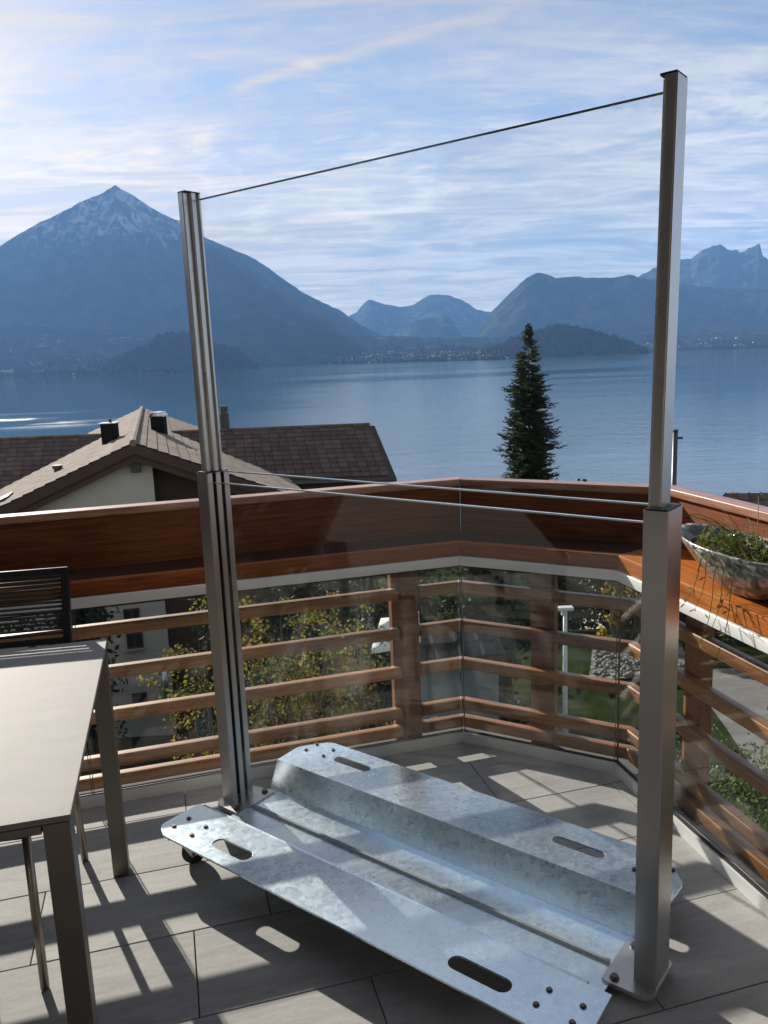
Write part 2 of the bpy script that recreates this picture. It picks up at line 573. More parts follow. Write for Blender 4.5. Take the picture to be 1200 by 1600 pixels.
PEAKS = [(15.0, 2.5), (16.6, 4.1), (17.53, 4.62), (18.51, 5.07), (19.28, 5.33), (20.05, 5.47), (20.63, 5.46), (21.18, 5.89), (21.74, 6.07), (22.3, 6.21), (22.79, 5.79), (23.31, 5.79), (23.46, 5.58), (23.68, 5.68), (23.96, 5.81), (24.56, 6.09), (24.78, 5.29), (25.07, 5.11), (26.5, 5.4), (28, 4.8), (31, 3.8), (35, 2.0)]
HILL_A = [(-18.6, -0.4), (-17.59, 0.69), (-16.12, 1.26), (-15.03, 1.94), (-14.39, 2.2), (-12.93, 2.22), (-11.3, 1.52), (-9.63, 1.0), (-8.2, -0.3)]
HILL_B = [(-13.5, 0.4), (-11.27, 1.94), (-10.36, 2.76), (-9.05, 3.14), (-8.18, 3.28), (-6.91, 2.86), (-5.64, 2.39), (-3.04, 1.83), (-0.85, 1.44), (2, 0.4)]
HILL_C = [(6.8, -0.3), (7.93, 0.36), (9.24, 0.95), (10.53, 1.4), (11.81, 1.69), (12.65, 1.73), (13.91, 1.5), (15.57, 0.97), (17.21, 0.32), (18.3, -0.3)]
LAND = [(-36, 3.1), (-24.27, 2.9), (-22.05, 2.86), (-19.77, 2.64), (-16.63, 2.36), (-15.03, 1.98), (-12.52, 2.1), (-8.26, 2.0), (-3.93, 1.6), (0.48, 1.52), (4.88, 1.26), (9.24, 1.1), (13.49, 0.89), (15.98, 0.91), (17.6, 1.08), (19.98, 1.09), (25.26, 0.95), (36, 0.9)]
SHORE = [(-36, 0.27), (-24, 0.27), (-16.9, 0.33), (-14.3, 0.40), (-12.7, 0.32), (-9.3, 0.28), (-4, 0.26), (0.4, 0.32), (5.7, 0.36), (7.9, 0.40), (11.4, 0.36), (16, 0.27), (20, 0.26), (25.3, 0.30), (36, 0.30)]

M_NIE = mat_mountain('pyramid_mountain_rock', 1520.0, (0.030, 0.040, 0.026), (0.09, 0.088, 0.08))
M_FAR = mat_mountain('far_range_rock', 2600.0, (0.035, 0.042, 0.032), (0.16, 0.16, 0.16))
M_RGT = mat_mountain('cliff_range_rock', 1500.0, (0.032, 0.040, 0.028), (0.11, 0.105, 0.10))
ridge('mountain', NIESEN, 11500, 2300, 3000, M_NIE, rough=0.11, seed=1.3, na=420, nf=60, jag=0.05)
ridge('mountain', MID, 17000, 4500, 3000, M_FAR, rough=0.12, seed=4.1, na=260, jag=0.05)
ridge('mountain', LUMP, 12500, 1800, 1500, M_FAR, rough=0.08, seed=7.7, na=120, jag=0.03)
ridge('mountain', RIGHT, 10800, 1500, 2600, M_RGT, rough=0.10, seed=2.9, na=420, nf=50, jag=0.05)
ridge('mountain', PEAKS, 14000, 3200, 2600, M_RGT, rough=0.12, seed=5.2, na=420, nf=50, jag=0.07)


def mat_woods(name, c0, c1, c2):
    m, t, b = new_mat(name)
    co = ocoord(t)
    n = t.noise(t.mapping(co, (1, 0.6, 1)), 0.02, 8, 0.75)
    n2 = t.noise(co, 0.004, 4, 0.6)
    f = t.math('ADD', t.math('MULTIPLY', n, 0.7), t.math('MULTIPLY', n2, 0.4))
    t.put(b.inputs['Base Color'], t.ramp(f, [(0.42, c0), (0.55, c1), (0.68, c2)]))
    set_p(b, Roughness=1.0, Specular_IOR_Level=0.0)
    return m


M_WOODS = mat_woods('autumn_woods', (0.022, 0.030, 0.018), (0.05, 0.05, 0.022), (0.11, 0.075, 0.03))
M_WOODD = mat_woods('dark_woods', (0.018, 0.026, 0.018), (0.032, 0.038, 0.02), (0.07, 0.055, 0.025))
HILLS = [ridge('hill', HILL_A, 5650, 500, 900, M_WOODD, rough=0.10, seed=8.2, na=160, nf=20, jag=0.10)]
HILLS.append(ridge('hill', HILL_B, 8200, 1500, 1500, M_WOODS, rough=0.10, seed=9.4, na=200, nf=20, jag=0.10))
HILLS.append(ridge('hill', HILL_C, 5400, 600, 900, M_WOODD, rough=0.10, seed=6.6, na=200, nf=20, jag=0.08))


def land_height(az, d):
    ds = (1.6 - LAKE_Z) / math.tan(rad(interp(SHORE, az)))
    dl = 9300.0
    zt = 1.6 + dl * math.tan(rad(interp(LAND, az) + 0.10 * fbm(az * 1.7, 2.2, 0, 6)))
    s = (d - ds) / (dl - ds)
    if s < 0:
        return LAKE_Z + s * 300
    s = min(1.0, s)
    h_ = (0.55 * s + 0.45 * s ** 2.2) * (zt - LAKE_Z)
    h_ += 11 * fbm(az * 0.9, d / 900.0, 5.0, 5) * min(1.0, s * 6) * (1 - s * 0.6)
    return LAKE_Z + 3 + max(0.0, h_)


def mat_foreland():
    m, t, b = new_mat('foreland_fields')
    co = ocoord(t)
    v = t.node('ShaderNodeTexVoronoi')
    v.inputs['Scale'].default_value = 0.0032
    t.put(v.inputs['Vector'], t.vmath('ADD', t.mapping(co, (1, 0.55, 0)), t.vmath('SCALE', t.node('ShaderNodeTexNoise').outputs['Color'], scale=0.0)))
    sc = t.node('ShaderNodeSeparateColor')
    t.put(sc.inputs[0], v.outputs['Color'])
    fld = t.ramp(sc.outputs[0], [(0.0, (0.030, 0.036, 0.018)), (0.40, (0.040, 0.040, 0.022)), (0.52, (0.13, 0.22, 0.045)), (0.8, (0.17, 0.28, 0.055)), (0.9, (0.12, 0.095, 0.05))], 'CONSTANT')
    n = t.noise(t.mapping(co, (1, 0.5, 1)), 0.010, 9, 0.72)
    n2 = t.noise(co, 0.0016, 4, 0.6)
    f = t.smooth(t.math('ADD', t.math('MULTIPLY', n, 0.7), t.math('MULTIPLY', n2, 0.5)), 0.44, 0.58)
    wd = t.ramp(t.noise(co, 0.03, 6, 0.7), [(0.35, (0.016, 0.022, 0.014)), (0.55, (0.030, 0.032, 0.018)), (0.72, (0.07, 0.050, 0.024))])
    t.put(b.inputs['Base Color'], t.mix(f, fld, wd))
    set_p(b, Roughness=1.0, Specular_IOR_Level=0.0)
    return m


def build_foreland():
    na, nd = 360, 46
    vs, fs = [], []
    for j in range(nd + 1):
        for i in range(na + 1):
            az = -36 + 72 * i / na
            ds = (1.6 - LAKE_Z) / math.tan(rad(interp(SHORE, az)))
            d = ds - 60 + (9600 - ds) * (j / nd) ** 1.4
            vs.append(polar(az, d, land_height(az, d)))
    for j in range(nd):
        for i in range(na):
            a = j * (na + 1) + i
            fs.append((a, a + 1, a + na + 2, a + na + 1))
    me = bpy.data.meshes.new('far_shore')
    me.from_pydata(vs, [], fs)
    me.materials.append(mat_foreland())
    for p in me.polygons:
        p.use_smooth = True
    obj('far_shore_land', me)['kind'] = 'structure'
    # woods along the shore and on the foreland: many small crowns, far too many to count
    r = random.Random(3)
    vs, fs = [], []
    for k in range(17000):
        az = r.uniform(-30, 28)
        ds = (1.6 - LAKE_Z) / math.tan(rad(interp(SHORE, az)))
        d = ds + 25 + (8900 - ds) * r.random() ** 1.6
        if fbm(az * 0.8, d / 700.0, 9.0, 3) < -0.12 and d > ds + 200:
            continue
        z = land_height(az, d)
        hh, ww = r.uniform(9, 20), r.uniform(6, 13)
        x, y, _ = polar(az, d, 0)
        b0 = len(vs)
        for q in range(5):
            a = q * 1.2566 + r.random()
            vs.append((x + math.cos(a) * ww, y + math.sin(a) * ww, z + hh * r.uniform(0.1, 0.35)))
        vs.append((x + r.uniform(-3, 3), y, z + hh))
        for q in range(5):
            fs.append((b0 + q, b0 + (q + 1) % 5, b0 + 5))
    for k in range(15000):
        az = r.uniform(-31, -7) if k % 3 else r.uniform(-7, 28)
        ds = (1.6 - LAKE_Z) / math.tan(rad(interp(SHORE, az)))
        d = ds + 15 + 2400 * r.random() ** 1.7
        if fbm(az * 1.1, d / 420.0, 4.0, 3) < 0.02 + 0.16 * math.sin(d / 130.0):
            continue
        z = land_height(az, d) - 3
        hh, ww = r.uniform(12, 24), r.uniform(10, 19)
        x, y, _ = polar(az, d, 0)
        b0 = len(vs)
        for q in range(5):
            a = q * 1.2566 + r.random()
            vs.append((x + math.cos(a) * ww, y + math.sin(a) * ww, z + hh * r.uniform(0.1, 0.35)))
        vs.append((x + r.uniform(-3, 3), y, z + hh))
        for q in range(5):
            fs.append((b0 + q, b0 + (q + 1) % 5, b0 + 5))
    for hill_o in HILLS:
        hv = hill_o.data.vertices
        for k in range(2600):
            v = hv[r.randrange(len(hv))].co
            w = hv[r.randrange(len(hv))].co if False else v
            if v.z < LAKE_Z + 4:
                continue
            hh, ww = r.uniform(10, 24), r.uniform(7, 15)
            x, y, z = v.x + r.uniform(-25, 25), v.y + r.uniform(-20, 20), v.z - 6
            b0 = len(vs)
            for q in range(5):
                a = q * 1.2566 + r.random()
                vs.append((x + math.cos(a) * ww, y + math.sin(a) * ww, z + hh * r.uniform(0.1, 0.35)))
            vs.append((x + r.uniform(-3, 3), y, z + hh))
            for q in range(5):
                fs.append((b0 + q, b0 + (q + 1) % 5, b0 + 5))
    me = bpy.data.meshes.new('far_woods')
    me.from_pydata(vs, [], fs)
    me.materials.append(mat_leaf('far_crowns', [(0.018, 0.026, 0.016), (0.035, 0.036, 0.018), (0.075, 0.052, 0.022), (0.024, 0.030, 0.016)], 1.0, 0.05))
    tag(obj('far_woods', me), 'scattered dark autumn woods along the far lake shore', 'woods', kind='stuff')
    # the town: several hundred houses no larger than a few pixels each
    vs, fs, mi = [], [], []
    for k in range(1100):
        if r.random() < 0.8:
            az = r.gauss(1.0, 5.0)
        else:
            az = r.uniform(-26, 27)
        ds = (1.6 - LAKE_Z) / math.tan(rad(interp(SHORE, az)))
        d = ds + 40 + 1500 * r.random() ** 1.6
        z = land_height(az, d) - 1
        x, y, _ = polar(az, d, 0)
        w_, l_, h_ = r.uniform(5, 10), r.uniform(5, 8), r.uniform(6, 12)
        b0 = len(vs)
        for zz in (z, z + h_):
            for sx, sy in ((-1, -1), (1, -1), (1, 1), (-1, 1)):
                vs.append((x + sx * w_, y + sy * l_, zz))
        vs += [(x - w_, y, z + h_ + 4), (x + w_, y, z + h_ + 4)]
        fs += [(b0, b0 + 1, b0 + 5, b0 + 4), (b0 + 1, b0 + 2, b0 + 6, b0 + 5), (b0 + 2, b0 + 3, b0 + 7, b0 + 6), (b0 + 3, b0, b0 + 4, b0 + 7),
               (b0 + 5, b0 + 6, b0 + 9), (b0 + 7, b0 + 4, b0 + 8), (b0 + 4, b0 + 5, b0 + 9, b0 + 8), (b0 + 6, b0 + 7, b0 + 8, b0 + 9)]
        wmat = 0 if r.random() < 0.65 else 2
        mi += [wmat] * 6 + [1, 1]
    me = bpy.data.meshes.new('far_town')
    me.from_pydata(vs, [], fs)
    me.materials.append(mat_plain('far_render', (0.66, 0.63, 0.58), 0.9, 0.1, 0.01))
    me.materials.append(mat_plain('far_roof', (0.16, 0.09, 0.07), 0.9, 0.3, 0.02))
    me.materials.append(mat_plain('far_timber', (0.22, 0.15, 0.10), 0.9, 0.3, 0.02))
    for p, k in zip(me.polygons, mi):
        p.material_index = k
    tag(obj('far_town', me), 'pale houses of the lakeside town below the mountains', 'town', kind='stuff')


build_foreland()


def build_lake():
    m, t, b = new_mat('lake_water')
    co = ocoord(t)
    n1 = t.noise(t.mapping(co, (0.6, 1.0, 1), (0, 0, 0.12)), 0.30, 7, 0.68, 0.4)
    n2 = t.noise(t.mapping(co, (0.45, 1, 1), (0, 0, -0.12)), 0.11, 6, 0.62, 0.5)
    patch = t.noise(t.mapping(co, (0.22, 1, 1), (0, 0, 0.05)), 0.0042, 6, 0.6, 0.6)
    h_ = t.math('ADD', t.math('MULTIPLY', n1, 0.55), t.math('MULTIPLY', n2, 1.2))
    set_p(b, IOR=1.85, Specular_IOR_Level=0.5)
    b.inputs['Base Color'].default_value = (0.030, 0.080, 0.115, 1)
    # the breeze ruffles the middle of the lake; the lee below the pyramid mountain lies calmer
    sp = t.node('ShaderNodeSeparateXYZ')
    t.put(sp.inputs[0], co)
    bear = t.math('DIVIDE', sp.outputs[0], t.math('MAXIMUM', sp.outputs[1], 1.0))
    wind = t.math('MULTIPLY', t.smooth(bear, -0.30, -0.02), t.math('SUBTRACT', 1.0, t.math('MULTIPLY', t.smooth(bear, 0.12, 0.5), 0.6)))
    wind = t.math('MULTIPLY', wind, t.math('ADD', 0.35, t.smooth(patch, 0.34, 0.62)), clamp=True)
    # a band of ruffled water towards the sun
    paw = t.noise(t.mapping(co, (0.5, 1, 1)), 0.012, 5, 0.65)
    band = t.math('MULTIPLY', t.smooth(sp.outputs[1], 430, 520), t.math('SUBTRACT', 1.0, t.smooth(sp.outputs[1], 560, 680)))
    band = t.math('MULTIPLY', t.math('MULTIPLY', band, t.math('SUBTRACT', 1.0, t.smooth(bear, -0.40, -0.26))), t.smooth(paw, 0.40, 0.60))
    t.put(b.inputs['Roughness'], t.math('ADD', t.math('ADD', 0.04, t.math('MULTIPLY', band, 0.38)), t.math('MULTIPLY', wind, 0.07)))
    x = t.node('ShaderNodeBump')
    x.inputs['Distance'].default_value = 1.0
    t.put(x.inputs['Strength'], t.math('ADD', 0.05, t.math('MULTIPLY', wind, 0.16)))
    t.put(x.inputs['Height'], h_)
    t.l.new(x.outputs[0], b.inputs['Normal'])
    me = bpy.data.meshes.new('lake')
    me.from_pydata([(-9000, 60, LAKE_Z), (9000, 60, LAKE_Z), (9000, 11000, LAKE_Z), (-9000, 11000, LAKE_Z)], [], [(0, 1, 2, 3)])
    me.materials.append(m)
    obj('lake', me)['kind'] = 'structure'


build_lake()


def build_haze():
    m = bpy.data.materials.new('haze_air')
    m.use_nodes = True
    t = NT(m.node_tree)
    t.n.clear()
    v = t.node('ShaderNodeVolumePrincipled')
    v.inputs['Color'].default_value = HAZE_COLOR
    v.inputs['Density'].default_value = HAZE_DENSITY
    v.inputs['Anisotropy'].default_value = HAZE_ANISO
    out = t.node('ShaderNodeOutputMaterial')
    t.l.new(v.outputs[0], out.inputs['Volume'])
    me = box_mesh('haze', -16000, 16000, -900, 22500, -90, 2700, mat=m)
    tag(obj('haze', me), kind='stuff')


HAZE_COLOR = (0.18, 0.39, 0.84, 1)
HAZE_DENSITY = 0.000064
HAZE_ANISO = 0.0
build_haze()
# ------------------------------------------------------------------ near ground
TERR = [(-40, -3.6), (2, -4.2), (8, -5.2), (13, -6.8), (20, -9.0), (28, -12.0), (50, -19.0), (90, -26.5), (130, -30.6), (400, -60)]


TERR_R = [(-40, -3.6), (2, -4.0), (8, -4.7), (16, -5.5), (24, -6.9), (34, -10.5), (50, -18.0), (90, -26.5), (130, -30.6), (400, -60)]


def ground_z(x, y):
    k = min(1.0, max(0.0, (x - 1.0) / 3.5))
    k = k * k * (3 - 2 * k)
    return interp(TERR, y + 0.05 * x) * (1 - k) + interp(TERR_R, y) * k + 0.12 * mnoise.noise(Vector((x * 0.3, y * 0.3, 0)))


def build_ground():
    bm = bmesh.new()
    nx, ny = 90, 90
    g = []
    for j in range(ny + 1):
        y = -20 + 165 * (j / ny) ** 1.5
        g.append([bm.verts.new((x, y, ground_z(x, y))) for x in [-110 + 220 * i / nx for i in range(nx + 1)]])
    for j in range(ny):
        for i in range(nx):
            bm.faces.new((g[j][i], g[j][i + 1], g[j + 1][i + 1], g[j + 1][i]))
    m, t, b = new_mat('garden_soil')
    co = ocoord(t)
    n = t.noise(co, 1.1, 8, 0.7)
    n2 = t.noise(co, 0.18, 4, 0.6)
    f = t.math('ADD', t.math('MULTIPLY', n, 0.6), t.math('MULTIPLY', n2, 0.5))
    t.put(b.inputs['Base Color'], t.ramp(f, [(0.40, (0.010, 0.015, 0.007)), (0.55, (0.020, 0.028, 0.010)), (0.72, (0.05, 0.042, 0.025))]))
    set_p(b, Roughness=1.0, Specular_IOR_Level=0.0)
    bump(t, b, n, 0.6, 0.08)
    obj('garden_ground', mesh_bm('garden_ground', bm, m, True))['kind'] = 'structure'
    # the drive and gravel bank seen through the right hand railing
    def drape(name, pts, mat, dz):
        bm = bmesh.new()
        vs = []
        for (x0, x1, y) in pts:
            vs.append([bm.verts.new((x0 + (x1 - x0) * k / 6, y, ground_z(x0 + (x1 - x0) * k / 6, y) + dz)) for k in range(7)])
        for a, b_ in zip(vs, vs[1:]):
            for k in range(6):
                bm.faces.new((a[k], a[k + 1], b_[k + 1], b_[k]))
        o = obj(name, mesh_bm(name, bm, mat, True))
        o['kind'] = 'structure'
    ma, ta, ba = new_mat('road_asphalt')
    c_ = ocoord(ta)
    na_ = ta.noise(c_, 3.0, 8, 0.7)
    nb_ = ta.noise(c_, 60, 3, 0.7)
    ta.put(ba.inputs['Base Color'], ta.ramp(ta.math('ADD', ta.math('MULTIPLY', na_, 0.6), ta.math('MULTIPLY', nb_, 0.4)), [(0.3, (0.06, 0.058, 0.054)), (0.7, (0.15, 0.145, 0.135))]))
    set_p(ba, Roughness=0.9)
    drape('road', [(5.3 + 0.12 * k, 13.5 + 0.3 * k, 9.2 + 0.75 * k) for k in range(12)], ma, 0.10)
    mg, tg, bg_ = new_mat('gravel_bank')
    c_ = ocoord(tg)
    v = tg.node('ShaderNodeTexVoronoi')
    v.inputs['Scale'].default_value = 7
    tg.put(v.inputs['Vector'], c_)
    bw = tg.node('ShaderNodeRGBToBW')
    tg.put(bw.inputs[0], v.outputs['Color'])
    tg.put(bg_.inputs['Base Color'], tg.ramp(bw.outputs[0], [(0.2, (0.05, 0.048, 0.043)), (0.8, (0.17, 0.165, 0.15))]))
    set_p(bg_, Roughness=0.95)
    bump(tg, bg_, v.outputs['Distance'], 0.8, 0.06)
    drape('gravel_path', [(4.3 + 0.2 * k, 6.6 + 0.2 * k, 16.6 + 0.7 * k) for k in range(6)], mg, 0.20)
    r = random.Random(5)
    bm = bmesh.new()
    for k in range(420):
        y = r.uniform(16.7, 20.0)
        x = r.uniform(4.4 + (y - 16.6) * 0.28, 6.8)
        s = r.uniform(0.03, 0.10)
        z = ground_z(x, y) + 0.2
        ret = bmesh.ops.create_icosphere(bm, subdivisions=1, radius=s)
        for v_ in ret['verts']:
            v_.co = Vector((v_.co.x * r.uniform(0.7, 1.2), v_.co.y * r.uniform(0.7, 1.2), v_.co.z * 0.7)) + Vector((x, y, z + s * 0.3))
    tag(obj('gravel_stones', mesh_bm('gravel_stones', bm, mat_plain('pale_stone', (0.14, 0.135, 0.12), 0.9, 0.3, 3))), 'loose pale stones on the gravel bank below the balcony', 'stones', kind='stuff')


build_ground()

# ------------------------------------------------------------------ terrace floor
LA = Vector((0.9624, 0.2715, 0))
A0 = Vector((0.298, 3.189, 0))
B0 = Vector((0.851, 2.875, 0))
P0 = A0 - LA * 3.9
BCd = Vector((0.238, -0.971, 0)).normalized()
C0 = B0 + BCd * 3.4
LINE = [P0, A0, B0, C0]


def offset_line(d):
    """the balustrade line shifted outward by d, mitred at the corners"""
    out = []
    nrm = []
    for a, b in zip(LINE, LINE[1:]):
        u_ = (b - a).normalized()
        nrm.append(Vector((-u_.y, u_.x, 0)))
    out.append(LINE[0] + nrm[0] * d)
    for i in (1, 2):
        n0, n1 = nrm[i - 1], nrm[i]
        k = (n0 + n1) / (1 + n0.dot(n1))
        out.append(LINE[i] + k * d)
    out.append(LINE[3] + nrm[2] * d)
    return out


def build_floor():
    e = offset_line(0.25)
    bm = bmesh.new()
    pts = [(p.x, p.y) for p in e] + [(2.2, -2.6), (-5.0, -2.6)]
    bm_prism(bm, pts, -0.32, -0.012)
    fl = obj('terrace_floor', mesh_bm('terrace_floor', bm, M_GROUT))
    fl['kind'] = 'structure'
    th = rad(15.0)
    T = Vector((math.cos(th), math.sin(th), 0))
    TN = Vector((-T.y, T.x, 0))
    lim = offset_line(-0.001)
    gap = 0.0017

    def inside(p):
        for a, b in zip(lim, lim[1:]):
            u_ = (b - a)
            if u_.x * (p.y - a.y) - u_.y * (p.x - a.x) > 0:
                return False
        return p.y > -2.5 and p.x < 2.15 and p.x > -4.9

    def clip(poly):
        for a, b in zip(lim, lim[1:]):
            u_ = b - a
            s = lambda p: u_.x * (p.y - a.y) - u_.y * (p.x - a.x)
            out = []
            for i, p in enumerate(poly):
                q = poly[(i + 1) % len(poly)]
                sp, sq = s(p), s(q)
                if sp <= 0:
                    out.append(p)
                if (sp <= 0) != (sq <= 0):
                    out.append(p.lerp(q, sp / (sp - sq)))
            poly = out
            if len(poly) < 3:
                return []
        return poly
    full = None
    offs = [-0.037, 0.185, 0.405]
    for j in range(-14, 12):
        y0 = 1.835 + 0.33 * j
        for i in range(-9, 8):
            x0 = offs[j % 3] + 0.662 * i
            cs = [(x0 + gap, y0 + gap), (x0 + 0.662 - gap, y0 + gap), (x0 + 0.662 - gap, y0 + 0.33 - gap), (x0 + gap, y0 + 0.33 - gap)]
            w = [T * a + TN * b for a, b in cs]
            c = (w[0] + w[2]) / 2
            if c.y < -1.2 or c.x < -3.8 or c.x > 2.1:
                continue
            ins = [inside(p) for p in w]
            if not any(ins):
                continue
            loc = (c.x, c.y, random.uniform(-0.0006, 0.0006))
            if all(ins):
                if full is None:
                    full = box_mesh('tile', -0.331 + gap, 0.331 - gap, -0.165 + gap, 0.165 - gap, -0.011, 0.0, 0.0012, M_TILE, 1)
                me = full
            else:
                pl = clip(w)
                if not pl:
                    continue
                loc_p = [((p - c).dot(T), (p - c).dot(TN)) for p in pl]
                bm = bmesh.new()
                bm_prism(bm, loc_p, -0.011, 0.0)
                me = mesh_bm('tile', bm, M_TILE)
            obj('tile', me, fl, loc, (0, 0, th))


build_floor()

# ------------------------------------------------------------------ balustrade
bal = thing('balustrade', 'reddish timber balustrade with glass panes and slats round the terrace', 'balustrade')


def seg_frame(i):
    a, b = LINE[i], LINE[i + 1]
    u_ = (b - a).normalized()
    return a, u_, math.atan2(u_.y, u_.x), (b - a).length


def strip(name, i, d0, d1, z0, z1, mat, s0=None, s1=None, bev=0.0, parent=None):
    """a straight member of bay i between offsets d0..d1 and heights z0..z1, mitred where it runs to a corner"""
    a, u_, ang, L = seg_frame(i)
    n_ = Vector((-u_.y, u_.x, 0))
    o0, o1 = offset_line(d0), offset_line(d1)

    def ends(ol, s, k):
        return (ol[i + k] - a).dot(u_) + (0.0008 if k == 0 else -0.0008) if s is None else s
    pts = [(ends(o0, s0, 0), d0), (ends(o0, s1, 1), d0), (ends(o1, s1, 1), d1), (ends(o1, s0, 0), d1)]
    bm = bmesh.new()
    fs = bm_prism(bm, pts, z0, z1)
    if bev:
        es = [e for e in bm.edges if abs(e.verts[0].co.z - e.verts[1].co.z) < 1e-6 and abs(e.verts[0].co.y - e.verts[1].co.y) < 1e-4]
        bmesh.ops.bevel(bm, geom=es, offset=bev, segments=3, profile=0.5, affect='EDGES')
    me = mesh_bm(name, bm, mat)
    if bev:
        for p in me.polygons:
            p.use_smooth = True
        me.set_sharp_from_angle(angle=rad(35))
    return obj(name, me, parent or bal, (a.x, a.y, 0), (0, 0, ang), mat)


SEGL = [3.9, (B0 - A0).length, 3.4]
SLAT_Z = [(0.030, 0.078), (0.110, 0.157), (0.292, 0.339), (0.461, 0.508), (0.629, 0.676)]
for i in range(3):
    strip('base_channel', i, -0.012, 0.016, 0.0, 0.046, M_ALU)
    strip('top_rail', i, -0.014, 0.018, 0.768, 0.806, M_ALU, bev=0.002)
    strip('rail_gasket', i, -0.006, 0.010, 0.760, 0.768, M_DARK)
    strip('channel_gasket', i, -0.005, 0.009, 0.046, 0.050, M_DARK)
# panes: joints at the corners and in the long bays
for i, cuts in ((0, [0.0, 0.95, 2.42, None]), (1, [None, None]), (2, [None, 1.45, 2.9])):
    for c0, c1 in zip(cuts, cuts[1:]):
        e0 = c0 + 0.004 if c0 is not None else (0.005)
        e1 = c1 - 0.004 if c1 is not None else SEGL[i] - 0.005
        g = strip('glass_pane', i, 0.0, 0.008, 0.050, 0.762, M_GLASS2, e0, e1)
        for ee in (e0, e1):
            strip('pane_edge', i, 0.0005, 0.0075, 0.050, 0.762, M_GEDGE, ee - 0.0012, ee + 0.0012, parent=bal)
# ledge and tall outer board in lengths, cap on top
for i, cuts in ((0, [None, 1.3, None]), (1, [None, None]), (2, [None, 0.655, 2.2, None])):
    for c0, c1 in zip(cuts, cuts[1:]):
        e0 = None if c0 is None else c0 + 0.0015
        e1 = None if c1 is None else c1 - 0.0015
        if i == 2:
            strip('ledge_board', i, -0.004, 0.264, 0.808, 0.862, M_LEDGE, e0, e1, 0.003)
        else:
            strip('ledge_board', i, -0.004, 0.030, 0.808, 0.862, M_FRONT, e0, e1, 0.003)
            strip('shaded_ledge_top', i, 0.031, 0.264, 0.808, 0.846, M_LEDGE_SHADE, e0, e1)  # ledge top behind the front board, its shade held in the dark colour
for i, cuts in ((0, [None, 1.9, None]), (1, [None, None]), (2, [None, 0.62, 2.4, None])):
    for c0, c1 in zip(cuts, cuts[1:]):
        e0 = None if c0 is None else c0 + 0.0012
        e1 = None if c1 is None else c1 - 0.0012
        strip('outer_board', i, 0.266, 0.294, 0.80, 1.044, M_BOARD, e0, e1)
        strip('cap_board', i, 0.254, 0.326, 1.046, 1.076, M_CAP, e0, e1, 0.004)
# horizontal slats outside the glass
gapA = (SEGL[0] - 0.128, SEGL[0] - 0.185)      # the near post stands between slat ends here
for z0, z1 in SLAT_Z:
    strip('slat', 0, 0.060, 0.100, z0, z1, M_SLAT, None, SEGL[0] - 0.246, 0.007)
    strip('slat', 0, 0.060, 0.100, z0, z1, M_SLAT, SEGL[0] - 0.156, None, 0.007)
    strip('slat', 1, 0.060, 0.100, z0, z1, M_SLAT, None, None, 0.007)
    strip('slat', 2, 0.060, 0.100, z0, z1, M_SLAT, None, None, 0.007)
# wooden posts
for i, s, w in ((0, SEGL[0] - 0.200, 0.07), (1, 0.312, 0.10), (2, 0.312, 0.095), (0, SEGL[0] - 2.05, 0.09), (2, 1.95, 0.09)):
    strip('post', i, 0.103, 0.146, -0.30, 0.804, M_POST, s - w / 2 - (0.03 if i == 0 else 0), s + w / 2, 0.004)
    if i == 0:
        strip('post_batten', i, 0.052, 0.101, -0.30, 0.804, M_POST, s - w / 2 + 0.002, s + w / 2, 0.004)
strip('fascia_board', 0, 0.256, 0.28, -0.40, -0.02, M_POST)
strip('fascia_board', 1, 0.256, 0.28, -0.40, -0.02, M_POST)
strip('fascia_board', 2, 0.256, 0.28, -0.40, -0.02, M_POST)

# ------------------------------------------------------------------ glass wind screen on its wheeled base
PHI = -0.666
scr = thing('wind_screen', 'mobile glass wind screen between two steel posts on a galvanised wheeled base', 'wind screen', (-0.635, 2.747, 0), PHI)
SW = 1.605        # outer width


def round_poly(pts, rs, n=7):
    out = []
    N = len(pts)
    for i in range(N):
        p, r_ = Vector(pts[i]), rs[i]
        if r_ <= 0:
            out.append(tuple(p))
            continue
        a = (Vector(pts[i - 1]) - p).normalized()
        b = (Vector(pts[(i + 1) % N]) - p).normalized()
        ang = a.angle(b)
        tl = r_ / math.tan(ang / 2)
        c = p + (a + b).normalized() * (r_ / math.sin(ang / 2))
        s, e = p + a * tl - c, p + b * tl - c
        t0 = math.atan2(s.y, s.x)
        dt = math.atan2(e.y, e.x) - t0
        while dt > math.pi:
            dt -= 2 * math.pi
        while dt < -math.pi:
            dt += 2 * math.pi
        out += [(c.x + r_ * math.cos(t0 + dt * k / n), c.y + r_ * math.sin(t0 + dt * k / n)) for k in range(n + 1)]
    return out


def slot_poly(u0, u1, n0, w, seg=8):
    r_ = w / 2
    pts = [(u1 - r_ + r_ * math.sin(math.pi * k / seg), n0 + r_ * math.cos(math.pi * k / seg)) for k in range(seg + 1)]
    pts += [(u0 + r_ - r_ * math.sin(math.pi * k / seg), n0 - r_ * math.cos(math.pi * k / seg)) for k in range(seg + 1)]
    return pts


ZW, ZF = 0.122, 0.020
U0, U1 = 0.085, 1.562
N_FO, N_FC, N_F0, N_F1, N_RC, N_RO = -0.362, -0.172, -0.121, 0.155, 0.206, 0.425


